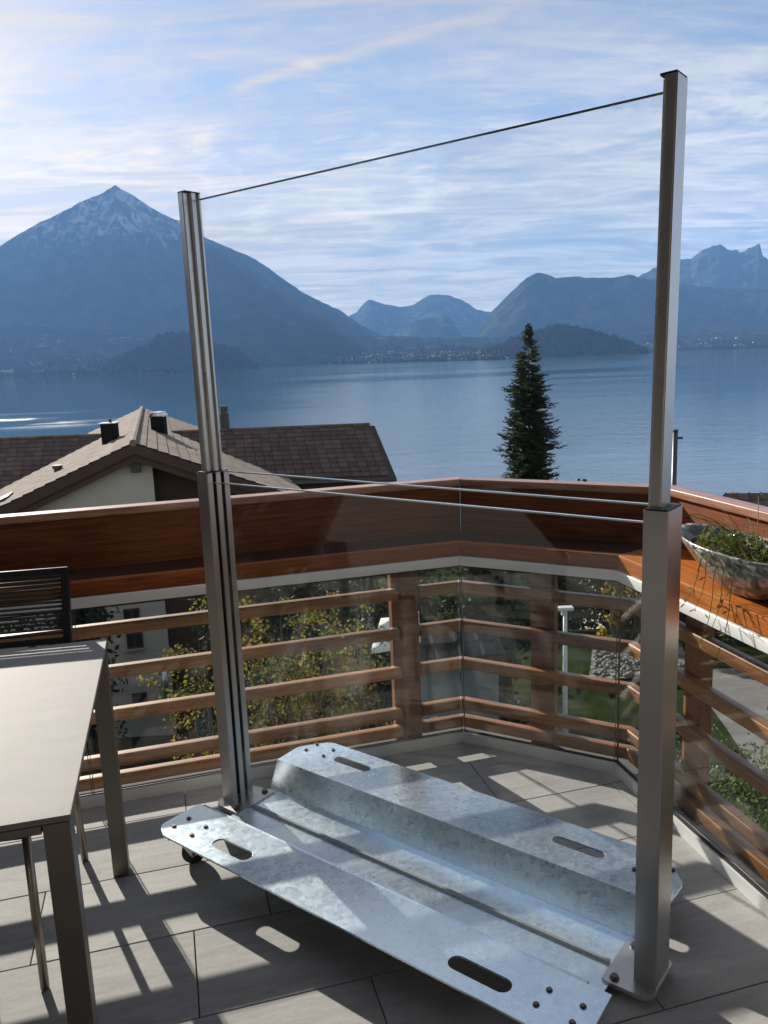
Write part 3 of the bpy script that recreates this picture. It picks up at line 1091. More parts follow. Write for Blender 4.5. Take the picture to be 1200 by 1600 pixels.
def build_base():
    bm = bmesh.new()

    def fill(outline, holes, z):
        loops = [[Vector((x, y, z)) for x, y in lp] for lp in [outline] + holes]
        vs = [bm.verts.new(p) for lp in loops for p in lp]
        for tri in tessellate_polygon(loops):
            try:
                bm.faces.new([vs[i] for i in tri])
            except ValueError:
                pass
    cut = 0.075
    front = round_poly([(U0, N_FC), (U0 - 0.005, N_FO + 0.03), (U0 + cut * 0.7, N_FO), (U1 - cut, N_FO), (U1 + 0.004, N_FO + 0.08), (U1, N_FC)], [0, 0.035, 0.05, 0.03, 0.03, 0])
    fill(front, [slot_poly(0.300, 0.462, -0.287, 0.050), slot_poly(1.188, 1.362, -0.292, 0.050)], ZW)
    rear = round_poly([(U0, N_RC), (U1, N_RC), (U1 + 0.004, N_RO - 0.10), (U1 - cut, N_RO), (U0 + cut, N_RO), (U0 - 0.004, N_RO - 0.10)], [0, 0, 0.04, 0.05, 0.06, 0.05])
    fill(rear, [slot_poly(0.262, 0.430, 0.335, 0.040), slot_poly(1.168, 1.336, 0.322, 0.040)], ZW)
    prof = [(N_FC, ZW), (N_F0, ZF), (N_F1, ZF), (N_RC, ZW)]
    for (a, za), (b, zb) in zip(prof, prof[1:]):
        tl, tr = (0.0, 0.0) if b == N_RC else (0.02, 0.062)
        q = [bm.verts.new(p) for p in ((U0 + tl, a, za), (U1 - tr, a, za), (U1 - tr, b, zb), (U0 + tl, b, zb))]
        bm.faces.new(q)
    bmesh.ops.remove_doubles(bm, verts=bm.verts, dist=0.0005)
    bmesh.ops.recalc_face_normals(bm, faces=bm.faces)
    up_ = sum(f.normal.z * f.calc_area() for f in bm.faces)
    if up_ < 0:
        bmesh.ops.reverse_faces(bm, faces=bm.faces)
    me = bpy.data.meshes.new('base_plate')
    bm.to_mesh(me)
    bm.free()
    me.materials.append(M_GALV)
    o = obj('base_plate', me, scr)
    so = o.modifiers.new('thick', 'SOLIDIFY')
    so.thickness = 0.006
    so.offset = -1
    bv = o.modifiers.new('bend', 'BEVEL')
    bv.width = 0.0035
    bv.segments = 3
    bv.limit_method = 'ANGLE'
    bv.angle_limit = rad(20)
    bv.harden_normals = False
    return o


base = build_base()


def bolt_mesh(r_=0.0062, h_=0.005):
    bm = bmesh.new()
    bm_cyl(bm, (0, 0), r_ * 1.35, 0, 0.0015, 12)
    bm_cyl(bm, (0, 0), r_, 0.0015, h_, 6)
    return mesh_bm('bolt', bm, M_BOLT)


BOLT = bolt_mesh()
corners = [(U0 + 0.085, -0.285, 1), (U1 - 0.085, -0.275, -1), (U0 + 0.085, 0.345, 1), (U1 - 0.085, 0.335, -1)]
for cu, cn, sg in corners:
    for du, dn in ((-0.045, -0.025), (0.045, -0.025), (-0.04, 0.032), (0.045, 0.032)):
        obj('bolt', BOLT, scr, (cu + du, cn + dn, ZW + 0.0003))


def make_caster(cu, cn, yaw):
    bm = bmesh.new()
    bm_box(bm, -0.045, 0.045, -0.035, 0.035, ZW - 0.012, ZW - 0.0065)
    bm_cyl(bm, (0, 0), 0.022, ZW - 0.022, ZW - 0.012, 14)
    for s in (-1, 1):
        pts = [(-0.020, ZW - 0.022), (0.020, ZW - 0.022), (0.042, 0.034), (0.024, 0.028)]
        a = [bm.verts.new((x, s * 0.017, z)) for x, z in pts]
        b = [bm.verts.new((x, s * 0.0205, z)) for x, z in pts]
        bm.faces.new(a)
        bm.faces.new(b)
        for k in range(4):
            bm.faces.new((a[k], a[(k + 1) % 4], b[(k + 1) % 4], b[k]))
    br = obj('caster', mesh_bm('caster', bm, M_FOOT), scr, (cu, cn, 0), (0, 0, yaw))
    bm = bmesh.new()
    bm_tube(bm, [(0.030, -0.014, 0.0385), (0.030, -0.011, 0.0385), (0.030, 0.011, 0.0385), (0.030, 0.014, 0.0385)], 0.038, 22)
    bmesh.ops.bevel(bm, geom=[e for e in bm.edges if abs(abs(e.verts[0].co.y) - 0.014) < 1e-4 and abs(abs(e.verts[1].co.y) - 0.014) < 1e-4], offset=0.004, segments=2, affect='EDGES')
    obj('wheel', mesh_bm('wheel', bm, M_DARK, False), br)
    bm = bmesh.new()
    bm_tube(bm, [(0.030, -0.0225, 0.0385), (0.030, 0.0225, 0.0385)], 0.006, 8)
    obj('axle', mesh_bm('axle', bm, M_BOLT), br)


make_caster(U0 + 0.075, -0.305, 0.9)
make_caster(U1 - 0.10, -0.275, 0.9)
make_caster(U0 + 0.10, 0.345, 2.2)
make_caster(U1 - 0.10, 0.335, -0.6)

Z_LOW, Z_TOP = 1.242, 2.147
PA, PB = 0.057, 0.098
PLANE_LO, PLANE_UP = 0.030, 0.066      # the two glass planes, measured back from the front face


def post(u_in, sgn):
    """one telescopic post; its outer face at u_in, inner face towards sgn"""
    def P(u_, n_):
        return (u_in + sgn * u_, n_)
    # lower column with two glazing channels cut in its inner face
    out = [(0.0, 0.0), (PA, 0.0), (PA, PLANE_LO - 0.008), (PA - 0.018, PLANE_LO - 0.008), (PA - 0.018, PLANE_LO + 0.008), (PA, PLANE_LO + 0.008),
           (PA, PLANE_UP - 0.008), (PA - 0.018, PLANE_UP - 0.008), (PA - 0.018, PLANE_UP + 0.008), (PA, PLANE_UP + 0.008), (PA, PB), (0.0, PB)]
    bm = bmesh.new()
    bm_prism(bm, [P(*p) for p in out], ZF + 0.012, Z_LOW)
    es = [e for e in bm.edges if abs(e.verts[0].co.z - e.verts[1].co.z) > 0.5 and any(abs(e.verts[0].co.x - P(*c)[0]) < 1e-5 and abs(e.verts[0].co.y - c[1]) < 1e-5 for c in ((0, 0), (PA, 0), (PA, PB), (0, PB)))]
    bmesh.ops.bevel(bm, geom=es, offset=0.0025, segments=3, affect='EDGES')
    col = obj('post', mesh_bm('post', bm, M_STEEL), scr)
    for pl in (PLANE_LO, PLANE_UP):
        x0, x1 = sorted((P(PA - 0.0175, 0)[0], P(PA - 0.002, 0)[0]))
        bm = bmesh.new()
        for k in (-1, 1):
            y0, y1 = sorted((pl + k * 0.0045, pl + k * 0.0078))
            bm_box(bm, x0, x1, y0, y1, 0.05, Z_LOW - 0.004)
        obj('gasket', mesh_bm('gasket', bm, M_DARK), col)
    # dark plastic insert closing the top
    x0, x1 = sorted((P(0.003, 0)[0], P(PA - 0.003, 0)[0]))
    obj('end_insert', box_mesh('end_insert', x0, x1, 0.003, PB - 0.003, Z_LOW, Z_LOW + 0.004, mat=M_DARK), col)
    # upper sliding tube: box, slim glazing channel on the inner side
    out = [(0.010, 0.016), (0.036, 0.016), (0.036, 0.040), (0.048, 0.040), (0.048, PLANE_UP - 0.007), (0.036, PLANE_UP - 0.007), (0.036, PLANE_UP + 0.007), (0.048, PLANE_UP + 0.007), (0.048, 0.082), (0.010, 0.082)]
    bm = bmesh.new()
    bm_prism(bm, [P(*p) for p in out], Z_LOW - 0.15, Z_TOP)
    es = [e for e in bm.edges if abs(e.verts[0].co.z - e.verts[1].co.z) > 0.5 and any(abs(e.verts[0].co.x - P(*c)[0]) < 1e-5 and abs(e.verts[0].co.y - c[1]) < 1e-5 for c in ((0.010, 0.016), (0.036, 0.016), (0.010, 0.082), (0.048, 0.082), (0.048, 0.040)))]
    bmesh.ops.bevel(bm, geom=es, offset=0.003, segments=3, affect='EDGES')
    for v in bm.verts:
        k = (v.co.z - Z_LOW) / (Z_TOP - Z_LOW)
        v.co.x -= 0.010 * k if sgn > 0 else 0.013 * (1 - k)
    tb = obj('upper_tube', mesh_bm('upper_tube', bm, M_STEEL2), scr)
    x0, x1 = sorted((P(0.0115, 0)[0], P(0.0465, 0)[0]))
    if sgn > 0:
        x0, x1 = x0 - 0.010, x1 - 0.010
    obj('tube_cap', box_mesh('tube_cap', x0, x1, 0.018, 0.080, Z_TOP + 0.0002, Z_TOP + 0.005, mat=M_DARK), tb)
    # welded foot plate with its bolts, lying on the ledge top and out past its end
    bm = bmesh.new()
    a, b = -0.004, 0.125
    pts = [P(a, -0.022), P(a, 0.120), P(b, 0.148), P(b, -0.040), P(0.02, -0.040)]
    if sgn < 0:
        pts = list(reversed(pts))
    bm_prism(bm, pts, ZF + 0.001, ZF + 0.0125)
    bmesh.ops.bevel(bm, geom=[e for e in bm.edges if abs(e.verts[0].co.z - e.verts[1].co.z) > 0.005], offset=0.006, segments=2, affect='EDGES')
    fp = obj('foot_plate', mesh_bm('foot_plate', bm, M_FOOT), scr)
    for n_ in (-0.020, 0.118):
        q = P(0.098, n_)
        bb = obj('bolt', BOLT, fp, (q[0], q[1], ZF + 0.0126))
        bb.scale = (1.5, 1.5, 2.0)
    return col


post(0.0, 1)
post(SW, -1)
GX0, GX1 = PA - 0.015, SW - PA + 0.015
obj('lower_pane', box_mesh('lower_pane', GX0, GX1, PLANE_LO - 0.004, PLANE_LO + 0.004, 0.036, 1.206, mat=M_GLASS), scr)
obj('upper_pane', box_mesh('upper_pane', GX0 - 0.006, GX1 + 0.006, PLANE_UP - 0.004, PLANE_UP + 0.004, 1.246, Z_TOP - 0.022, mat=M_GLASS), scr)
obj('pane_edge', box_mesh('pane_edge', PA, SW - PA, PLANE_LO - 0.0042, PLANE_LO + 0.0042, 1.2064, 1.2104, mat=M_EDGE), scr)
obj('pane_edge', box_mesh('pane_edge', PA - 0.008, SW - PA + 0.008, PLANE_UP - 0.0042, PLANE_UP + 0.0042, 1.2416, 1.2456, mat=M_EDGE), scr)
obj('pane_edge', box_mesh('pane_edge', PA - 0.008, SW - PA + 0.008, PLANE_UP - 0.0042, PLANE_UP + 0.0042, Z_TOP - 0.0216, Z_TOP - 0.0185, mat=M_GEDGE), scr)
obj('bottom_seal', box_mesh('bottom_seal', 0.13, SW - 0.13, PLANE_LO - 0.005, PLANE_LO + 0.005, ZF + 0.002, 0.0355, mat=mat_plain('grey_seal', (0.28, 0.30, 0.32), 0.5, 0.1, 30)), scr)

# ------------------------------------------------------------------ dining table
tb = thing('dining_table', 'pale stone topped terrace table with square metal legs', 'table', (-0.874, 2.409, 0), 0)
E1 = Vector((0.251, -0.968, 0))      # along the right edge towards the camera
E2 = Vector((-0.968, -0.251, 0))     # along the far edge to the left
TA = math.atan2(E1.y, E1.x)          # local x runs along E1, local -y along ... E2
TL_, TW_, TH_ = 1.043, 1.9, 0.78


def mat_ceramic():
    m, t, b = new_mat('ceramic_top')
    co = ocoord(t)
    n = t.noise(co, 160, 3, 0.7)
    n2 = t.noise(t.mapping(co, (3, 1, 1)), 5, 6, 0.65)
    k = t.math('ADD', 0.78, t.math('MULTIPLY', t.math('SUBTRACT', n, 0.5), 0.20))
    k = t.math('ADD', k, t.math('MULTIPLY', n2, 0.40))
    t.put(b.inputs['Base Color'], t.vmath('SCALE', (0.265, 0.252, 0.243), scale=k))
    set_p(b, Roughness=0.7, Specular_IOR_Level=0.2)
    bump(t, b, n, 0.12, 0.001)
    return m


def tlocal(x0, x1, y0, y1, z0, z1, name, mat, bev=0.0, parent=None):
    """x along E1 (0 = far edge), y along E2 (0 = right edge)"""
    s = 1 if (E1.x * E2.y - E1.y * E2.x) > 0 else -1
    ya, yb = sorted((s * y0, s * y1))
    return obj(name, box_mesh(name, x0, x1, ya, yb, z0, z1, bev, mat), parent or tb, (0, 0, 0), (0, 0, TA))


tlocal(0, TL_, 0, TW_, TH_ - 0.012, TH_, 'tabletop', mat_ceramic(), 0.0015)
tlocal(0.004, TL_ - 0.004, 0.004, TW_, TH_ - 0.016, TH_ - 0.0122, 'top_edge', M_DARK)
for nm, a in (('apron', (0.055, TL_ - 0.055, 0.006, 0.026)), ('apron', (0.006, 0.026, 0.055, TW_ - 0.055)), ('apron', (TL_ - 0.026, TL_ - 0.006, 0.055, TW_ - 0.055))):
    tlocal(*a, TH_ - 0.034, TH_ - 0.0162, nm, M_LEGM, 0.001)
for x0 in (0.004, TL_ - 0.058):
    for y0 in (0.004, TW_ - 0.058):
        lg = tlocal(x0, x0 + 0.052, y0, y0 + 0.049, 0.004, TH_ - 0.0162, 'leg', M_LEGM, 0.002)
        tlocal(x0 + 0.003, x0 + 0.051, y0 + 0.003, y0 + 0.049, 0.0008, 0.0038, 'foot_pad', M_DARK)

# ------------------------------------------------------------------ chair tucked under the far side
CHX = Vector((-0.094, 0.563, 0)).normalized()      # from front to back
ch = thing('garden_chair', 'black cord backed garden chair tucked under the table', 'chair', (-0.944, 1.879, 0), math.atan2(CHX.y, CHX.x) - math.pi / 2)
CW = 0.54
M_BLK = mat_plain('black_powder_coat', (0.016, 0.017, 0.019), 0.38, 0.2, 40)
M_BRZ = mat_metal('bronze_tube', (0.30, 0.26, 0.22), 0.35, 0.9)
M_CORD = mat_plain('black_cord', (0.030, 0.031, 0.034), 0.5, 0.2, 60)
# local: x left(-)/right, y back, origin = right front foot
for sx in (0.0, -CW):
    bm = bmesh.new()
    bm_tube(bm, [(sx, 0, 0.003), (sx, 0.01, 0.44)], 0.0115, 10)
    obj('leg', mesh_bm('leg', bm, M_BRZ, True), ch)
    bm = bmesh.new()
    bm_tube(bm, [(sx, 0.571, 0.003), (sx, 0.52, 0.44)], 0.0115, 10)
    obj('leg', mesh_bm('leg', bm, M_BRZ, True), ch)
    bm = bmesh.new()
    bm_box(bm, sx - 0.013, sx + 0.013, -0.0125, 0.0125, 0, 0.50, 0.003)
    st = obj('back_stile', mesh_bm('back_stile', bm, M_BLK), ch, (0.0, 0.60, 0.47), (rad(-18), 0, 0))
bm = bmesh.new()
bm_box(bm, -CW, 0, 0.0, 0.02, 0.435, 0.455, 0.004)
bm_box(bm, -CW, 0, 0.50, 0.52, 0.435, 0.455, 0.004)
bm_box(bm, -CW - 0.01, -CW + 0.01, 0.021, 0.499, 0.435, 0.455, 0.004)
bm_box(bm, -0.01, 0.01, 0.021, 0.499, 0.435, 0.455, 0.004)
obj('seat_frame', mesh_bm('seat_frame', bm, M_BLK), ch)
bm = bmesh.new()
for k in range(22):
    bm_tube(bm, [(-CW + 0.012, 0.032 + k * 0.0212, 0.458), (-0.012, 0.032 + k * 0.0212, 0.458)], 0.0045, 6)
s_ = obj('seat_cords', mesh_bm('seat_cords', bm, M_CORD, True), ch)
s_['kind'] = 'stuff'
ca, sa = math.cos(rad(18)), math.sin(rad(18))


def backp(h_):
    return (0.60 + sa * h_, 0.47 + ca * h_)


for nm, h_, dz in (('top_rail', 0.502, 0.013), ('back_rail', 0.275, 0.011)):
    y, z = backp(h_)
    o = obj(nm, box_mesh(nm, -CW - 0.013, 0.013, -0.0125, 0.0125, -dz, dz, 0.004, M_BLK), ch, (0, y, z), (rad(-18), 0, 0))
cord = None
for k in range(13):
    y, z = backp(0.300 + k * 0.0145)
    bm = bmesh.new()
    if cord is None:
        bm_tube(bm, [(-CW + 0.012, 0, 0), (-0.012, 0, 0)], 0.0042, 6)
        cord = mesh_bm('cord', bm, M_CORD, True)
    else:
        bm.free()
    obj('cord', cord, ch, (0, y + random.uniform(-0.004, 0.004), z))

# ------------------------------------------------------------------ glazed bowl with plants on the ledge


def mat_bowl():
    m, t, b = new_mat('silver_glaze')
    co = ocoord(t)
    v = t.node('ShaderNodeTexVoronoi')
    v.inputs['Scale'].default_value = 62
    t.put(v.inputs['Vector'], co)
    bw = t.node('ShaderNodeRGBToBW')
    t.put(bw.inputs[0], v.outputs['Color'])
    n = t.noise(co, 12, 5, 0.65)
    f = t.math('ADD', t.math('MULTIPLY', bw.outputs[0], 0.6), t.math('MULTIPLY', n, 0.5))
    t.put(b.inputs['Base Color'], t.ramp(f, [(0.3, (0.03, 0.033, 0.03)), (0.6, (0.18, 0.185, 0.17)), (0.85, (0.52, 0.53, 0.50))]))
    set_p(b, Roughness=0.16, Metallic=0.3)
    bump(t, b, f, 0.5, 0.003)
    return m


def leaf_quad(bm, p, d, w, l, nrm):
    s = d.cross(nrm)
    if s.length < 1e-4:
        s = d.cross(Vector((1, 0, 0)))
    s = s.normalized() * w * 0.5
    q = [p, p + d * l * 0.45 + s, p + d * l, p + d * l * 0.45 - s]
    bm.faces.new([bm.verts.new(x) for x in q])


def rnd_dir(r):
    while True:
        v = Vector((r.uniform(-1, 1), r.uniform(-1, 1), r.uniform(-1, 1)))
        if 0.05 < v.length < 1:
            return v.normalized()


BOWL = Vector((1.080, 2.350, 0.8635))
BOWL_R = math.atan2(-0.971, 0.238)


def build_bowl():
    bm = bmesh.new()
    prof = [(0.0, 0.0), (0.32, 0.0), (0.40, 0.010), (0.62, 0.045), (0.82, 0.090), (0.95, 0.122), (1.0, 0.138), (0.98, 0.144), (0.93, 0.138), (0.86, 0.118), (0.70, 0.095), (0.0, 0.09)]
    N = 56
    rings = []
    for r_, z in prof:
        rings.append([bm.verts.new((0.300 * r_ * math.copysign(abs(math.cos(2 * math.pi * k / N)) ** 0.9, math.cos(2 * math.pi * k / N)), 0.125 * r_ * math.sin(2 * math.pi * k / N), z + 0.016 * r_ * r_ * abs(math.cos(2 * math.pi * k / N)) ** 3)) for k in range(N)] if r_ else [bm.verts.new((0, 0, z))])
    for a, b in zip(rings, rings[1:]):
        for k in range(N):
            if len(a) == 1:
                bm.faces.new((a[0], b[k], b[(k + 1) % N]))
            elif len(b) == 1:
                bm.faces.new((a[k], a[(k + 1) % N], b[0]))
            else:
                bm.faces.new((a[k], a[(k + 1) % N], b[(k + 1) % N], b[k]))
    o = obj('plant_bowl', mesh_bm('plant_bowl', bm, mat_bowl(), True), None, BOWL, (0, 0, BOWL_R))
    tag(o, 'long oval silver glazed planting bowl resting on the wooden ledge', 'bowl')
    r = random.Random(11)
    pl = thing('bowl_plant', 'trailing green plant with thin stems growing in the silver bowl', 'plant', BOWL + Vector((0, 0, 0.092)), BOWL_R)
    bm = bmesh.new()
    bm_prism(bm, [(0.25 * math.cos(k / 28 * 6.2832), 0.086 * math.sin(k / 28 * 6.2832)) for k in range(28)], 0.0, 0.030)
    obj('soil', mesh_bm('soil', bm, mat_plain('potting_soil', (0.05, 0.038, 0.025), 1.0, 0.3, 60, 0.5)), pl)
    bm = bmesh.new()
    for k in range(850):
        a, rr = r.uniform(0, 6.283), 0.175 * math.sqrt(r.random())
        p = Vector((rr * 1.42 * math.cos(a) + 0.03, rr * 0.52 * math.sin(a), 0.030 + r.random() ** 2 * (0.05 if rr < 0.13 else 0.025)))
        d = (rnd_dir(r) + Vector((0, 0, 0.6))).normalized()
        leaf_quad(bm, p, d, r.uniform(0.006, 0.012), r.uniform(0.012, 0.028), rnd_dir(r))
    obj('foliage', mesh_bm('foliage', bm, mat_leaf('bowl_leaves', [(0.05, 0.10, 0.02), (0.12, 0.16, 0.03), (0.16, 0.12, 0.05), (0.07, 0.13, 0.03)])), pl)
    gm = mat_leaf('grass_blades', [(0.07, 0.12, 0.03), (0.14, 0.18, 0.05), (0.20, 0.19, 0.09)])
    bm = bmesh.new()
    for k in range(46):
        a = r.uniform(0, 6.283)
        rr = r.uniform(0.02, 0.15)
        p = Vector((rr * math.cos(a) + 0.06, rr * 0.5 * math.sin(a), 0.03))
        d = Vector((math.cos(a), math.sin(a), r.uniform(0.6, 2.2))).normalized()
        pts = [p]
        L = r.uniform(0.10, 0.30)
        for s in range(5):
            pts.append(pts[-1] + d * L / 5)
            d = (d + Vector((0, 0, -0.32))).normalized()
        bm_tube(bm, pts, 0.0016, 4, True, 0.0007)
    obj('grass_blades', mesh_bm('grass_blades', bm, gm), pl)
    bm = bmesh.new()
    for (dx, dy, dz) in ((-0.02, -0.12, -0.15), (0.03, -0.13, -0.24), (0.07, -0.13, -0.20), (0.12, -0.14, -0.26), (0.00, -0.16, -0.12)):
        pts = []
        for s in range(9):
            q = s / 8
            pts.append(Vector((dx + 0.01 * math.sin(q * 9) - 0.03 * q, dy * (0.25 + q * 1.0) + 0.012 * math.cos(q * 7), 0.05 + 0.10 * q - (0.14 - dz) * q * q)))
        bm_tube(bm, pts, 0.0016, 5, True, 0.0010)
        for s in range(1, 9):
            for kk in range(2):
                leaf_quad(bm, pts[s], (rnd_dir(r) + Vector((-0.3, -0.3, 0))).normalized(), 0.006, 0.028, rnd_dir(r))
    obj('trailing_stems', mesh_bm('trailing_stems', bm, gm), pl)


build_bowl()
# ------------------------------------------------------------------ neighbouring house below the terrace
M_PLASTER = mat_plain('grey_plaster', (0.42, 0.41, 0.37), 0.9, 0.12, 1.2, 0.15)
M_TIMBER = mat_plain('dark_timber', (0.055, 0.030, 0.020), 0.75, 0.3, 3, 0.2)
M_ROOFU = mat_plain('roof_underlay', (0.05, 0.040, 0.035), 0.9, 0.2, 3)
M_CHIM = mat_plain('dark_chimney_metal', (0.035, 0.038, 0.042), 0.4, 0.3, 5)
M_SOOT = mat_plain('sooty_sheet', (0.010, 0.011, 0.012), 0.8, 0.3, 5, 0, 0.1)
M_ZINC = mat_metal('zinc_cap', (0.62, 0.64, 0.66), 0.35, 0.9)
M_PANE = mat_plain('window_pane', (0.015, 0.02, 0.025), 0.06, 0.1, 1)
M_WFRAME = mat_plain('window_frame', (0.30, 0.30, 0.30), 0.6, 0.1, 4)


def mat_rooftile(name, col):
    m, t, b = new_mat(name)
    co = ocoord(t)
    r = t.math('FRACT', t.math('ADD', orand(t), t.node('ShaderNodeNewGeometry').outputs['Random Per Island']))
    n = t.noise(co, 2.2, 5, 0.7)
    k = t.math('ADD', 0.62, t.math('MULTIPLY', r, 0.45))
    k = t.math('ADD', k, t.math('MULTIPLY', n, 0.30))
    t.put(b.inputs['Base Color'], t.vmath('SCALE', col, scale=k))
    set_p(b, Roughness=0.9, Specular_IOR_Level=0.06)
    return m


M_RTILE = mat_rooftile('roof_tile_clay', (0.185, 0.150, 0.128))
M_RTILE2 = mat_rooftile('roof_tile_dark', (0.115, 0.088, 0.082))


def tile_faces(TWd, TLd, roll=0.050):
    prof = [(0.0, 0.006), (0.05 * TWd / 0.4, roll), (0.11 * TWd / 0.4, min(0.012, roll * 0.8)), (TWd * 0.62, 0.006), (TWd - 0.008, 0.006)]
    vs = []
    for y, dz in ((0.0, 0.0), (TLd * 1.06, 0.035)):
        for x, z in prof:
            vs.append(Vector((x, y, z + dz)))
    for x, z in prof:
        vs.append(Vector((x, TLd * 1.06, z)))
    n = len(prof)
    fs = [(i, i + 1, n + i + 1, n + i) for i in range(n - 1)] + [(n + i, n + i + 1, 2 * n + i + 1, 2 * n + i) for i in range(n - 1)]
    return vs, fs


M_RTILE3 = mat_rooftile('felt_shingle', (0.030, 0.030, 0.032))
TW_R, TL_R = 0.42, 0.40
TV, TF = tile_faces(TW_R, TL_R)
TV_FLAT = tile_faces(TW_R, TL_R, 0.012)[0]


def tile_shared(mat, tv):
    me = bpy.data.meshes.new('roof_tile')
    me.from_pydata([tuple(v) for v in tv], [], TF)
    me.materials.append(mat)
    return me


def roof_plane(O, X, Y, wd, ln, skip=None):
    """tile frames over a roof slope: O top corner at the ridge, X along the ridge, Y down the slope"""
    X, Y = X.normalized(), Y.normalized()
    N = X.cross(Y)
    if N.z < 0:
        N = -N
    out = []
    for j in range(int(ln / TL_R)):
        for i in range(int(wd / TW_R)):
            p = O + X * (i * TW_R + 0.02 * (j % 2)) + Y * (j * TL_R) + N * 0.02
            c = p + X * TW_R / 2 + Y * TL_R / 2
            if skip and skip(c):
                continue
            out.append((p, X, Y, N))
    return out


def lay_tiles(roof, frames, mat, limit, tv=None):
    tv = tv or TV
    frames.sort(key=lambda f: (f[0] - CAM).length)
    me = tile_shared(mat, tv)
    inv = roof.matrix_world.inverted()
    for p, X, Y, N in frames[:limit]:
        o = obj('roof_tile', me, roof)
        # X, Y, N may be left handed: fold that into the basis with a mirrored tile run
        M = Matrix(((X.x, Y.x, N.x, p.x), (X.y, Y.y, N.y, p.y), (X.z, Y.z, N.z, p.z), (0, 0, 0, 1)))
        o.matrix_basis = M
    vs, fs = [], []
    for p, X, Y, N in frames[limit:]:
        b0 = len(vs)
        vs += [tuple(p + X * v.x + Y * v.y + N * v.z) for v in tv]
        fs += [tuple(b0 + i for i in q) for q in TF]
    if vs:
        m2 = bpy.data.meshes.new('roof_tiles')
        m2.from_pydata(vs, [], fs)
        m2.materials.append(mat)
        obj('roof_tiles', m2, roof)['kind'] = 'stuff'


def slab(name, pts, thick, mat, parent):
    """roof board below the tiles, given its four top corners"""
    n = (pts[1] - pts[0]).cross(pts[3] - pts[0]).normalized()
    if n.z < 0:
        n = -n
    bm = bmesh.new()
    a = [bm.verts.new(p) for p in pts]
    b = [bm.verts.new(p - n * thick) for p in pts]
    bm.faces.new(a)
    bm.faces.new(list(reversed(b)))
    for k in range(4):
        bm.faces.new((a[k], b[k], b[(k + 1) % 4], a[(k + 1) % 4]))
    return obj(name, mesh_bm(name, bm, mat), parent)


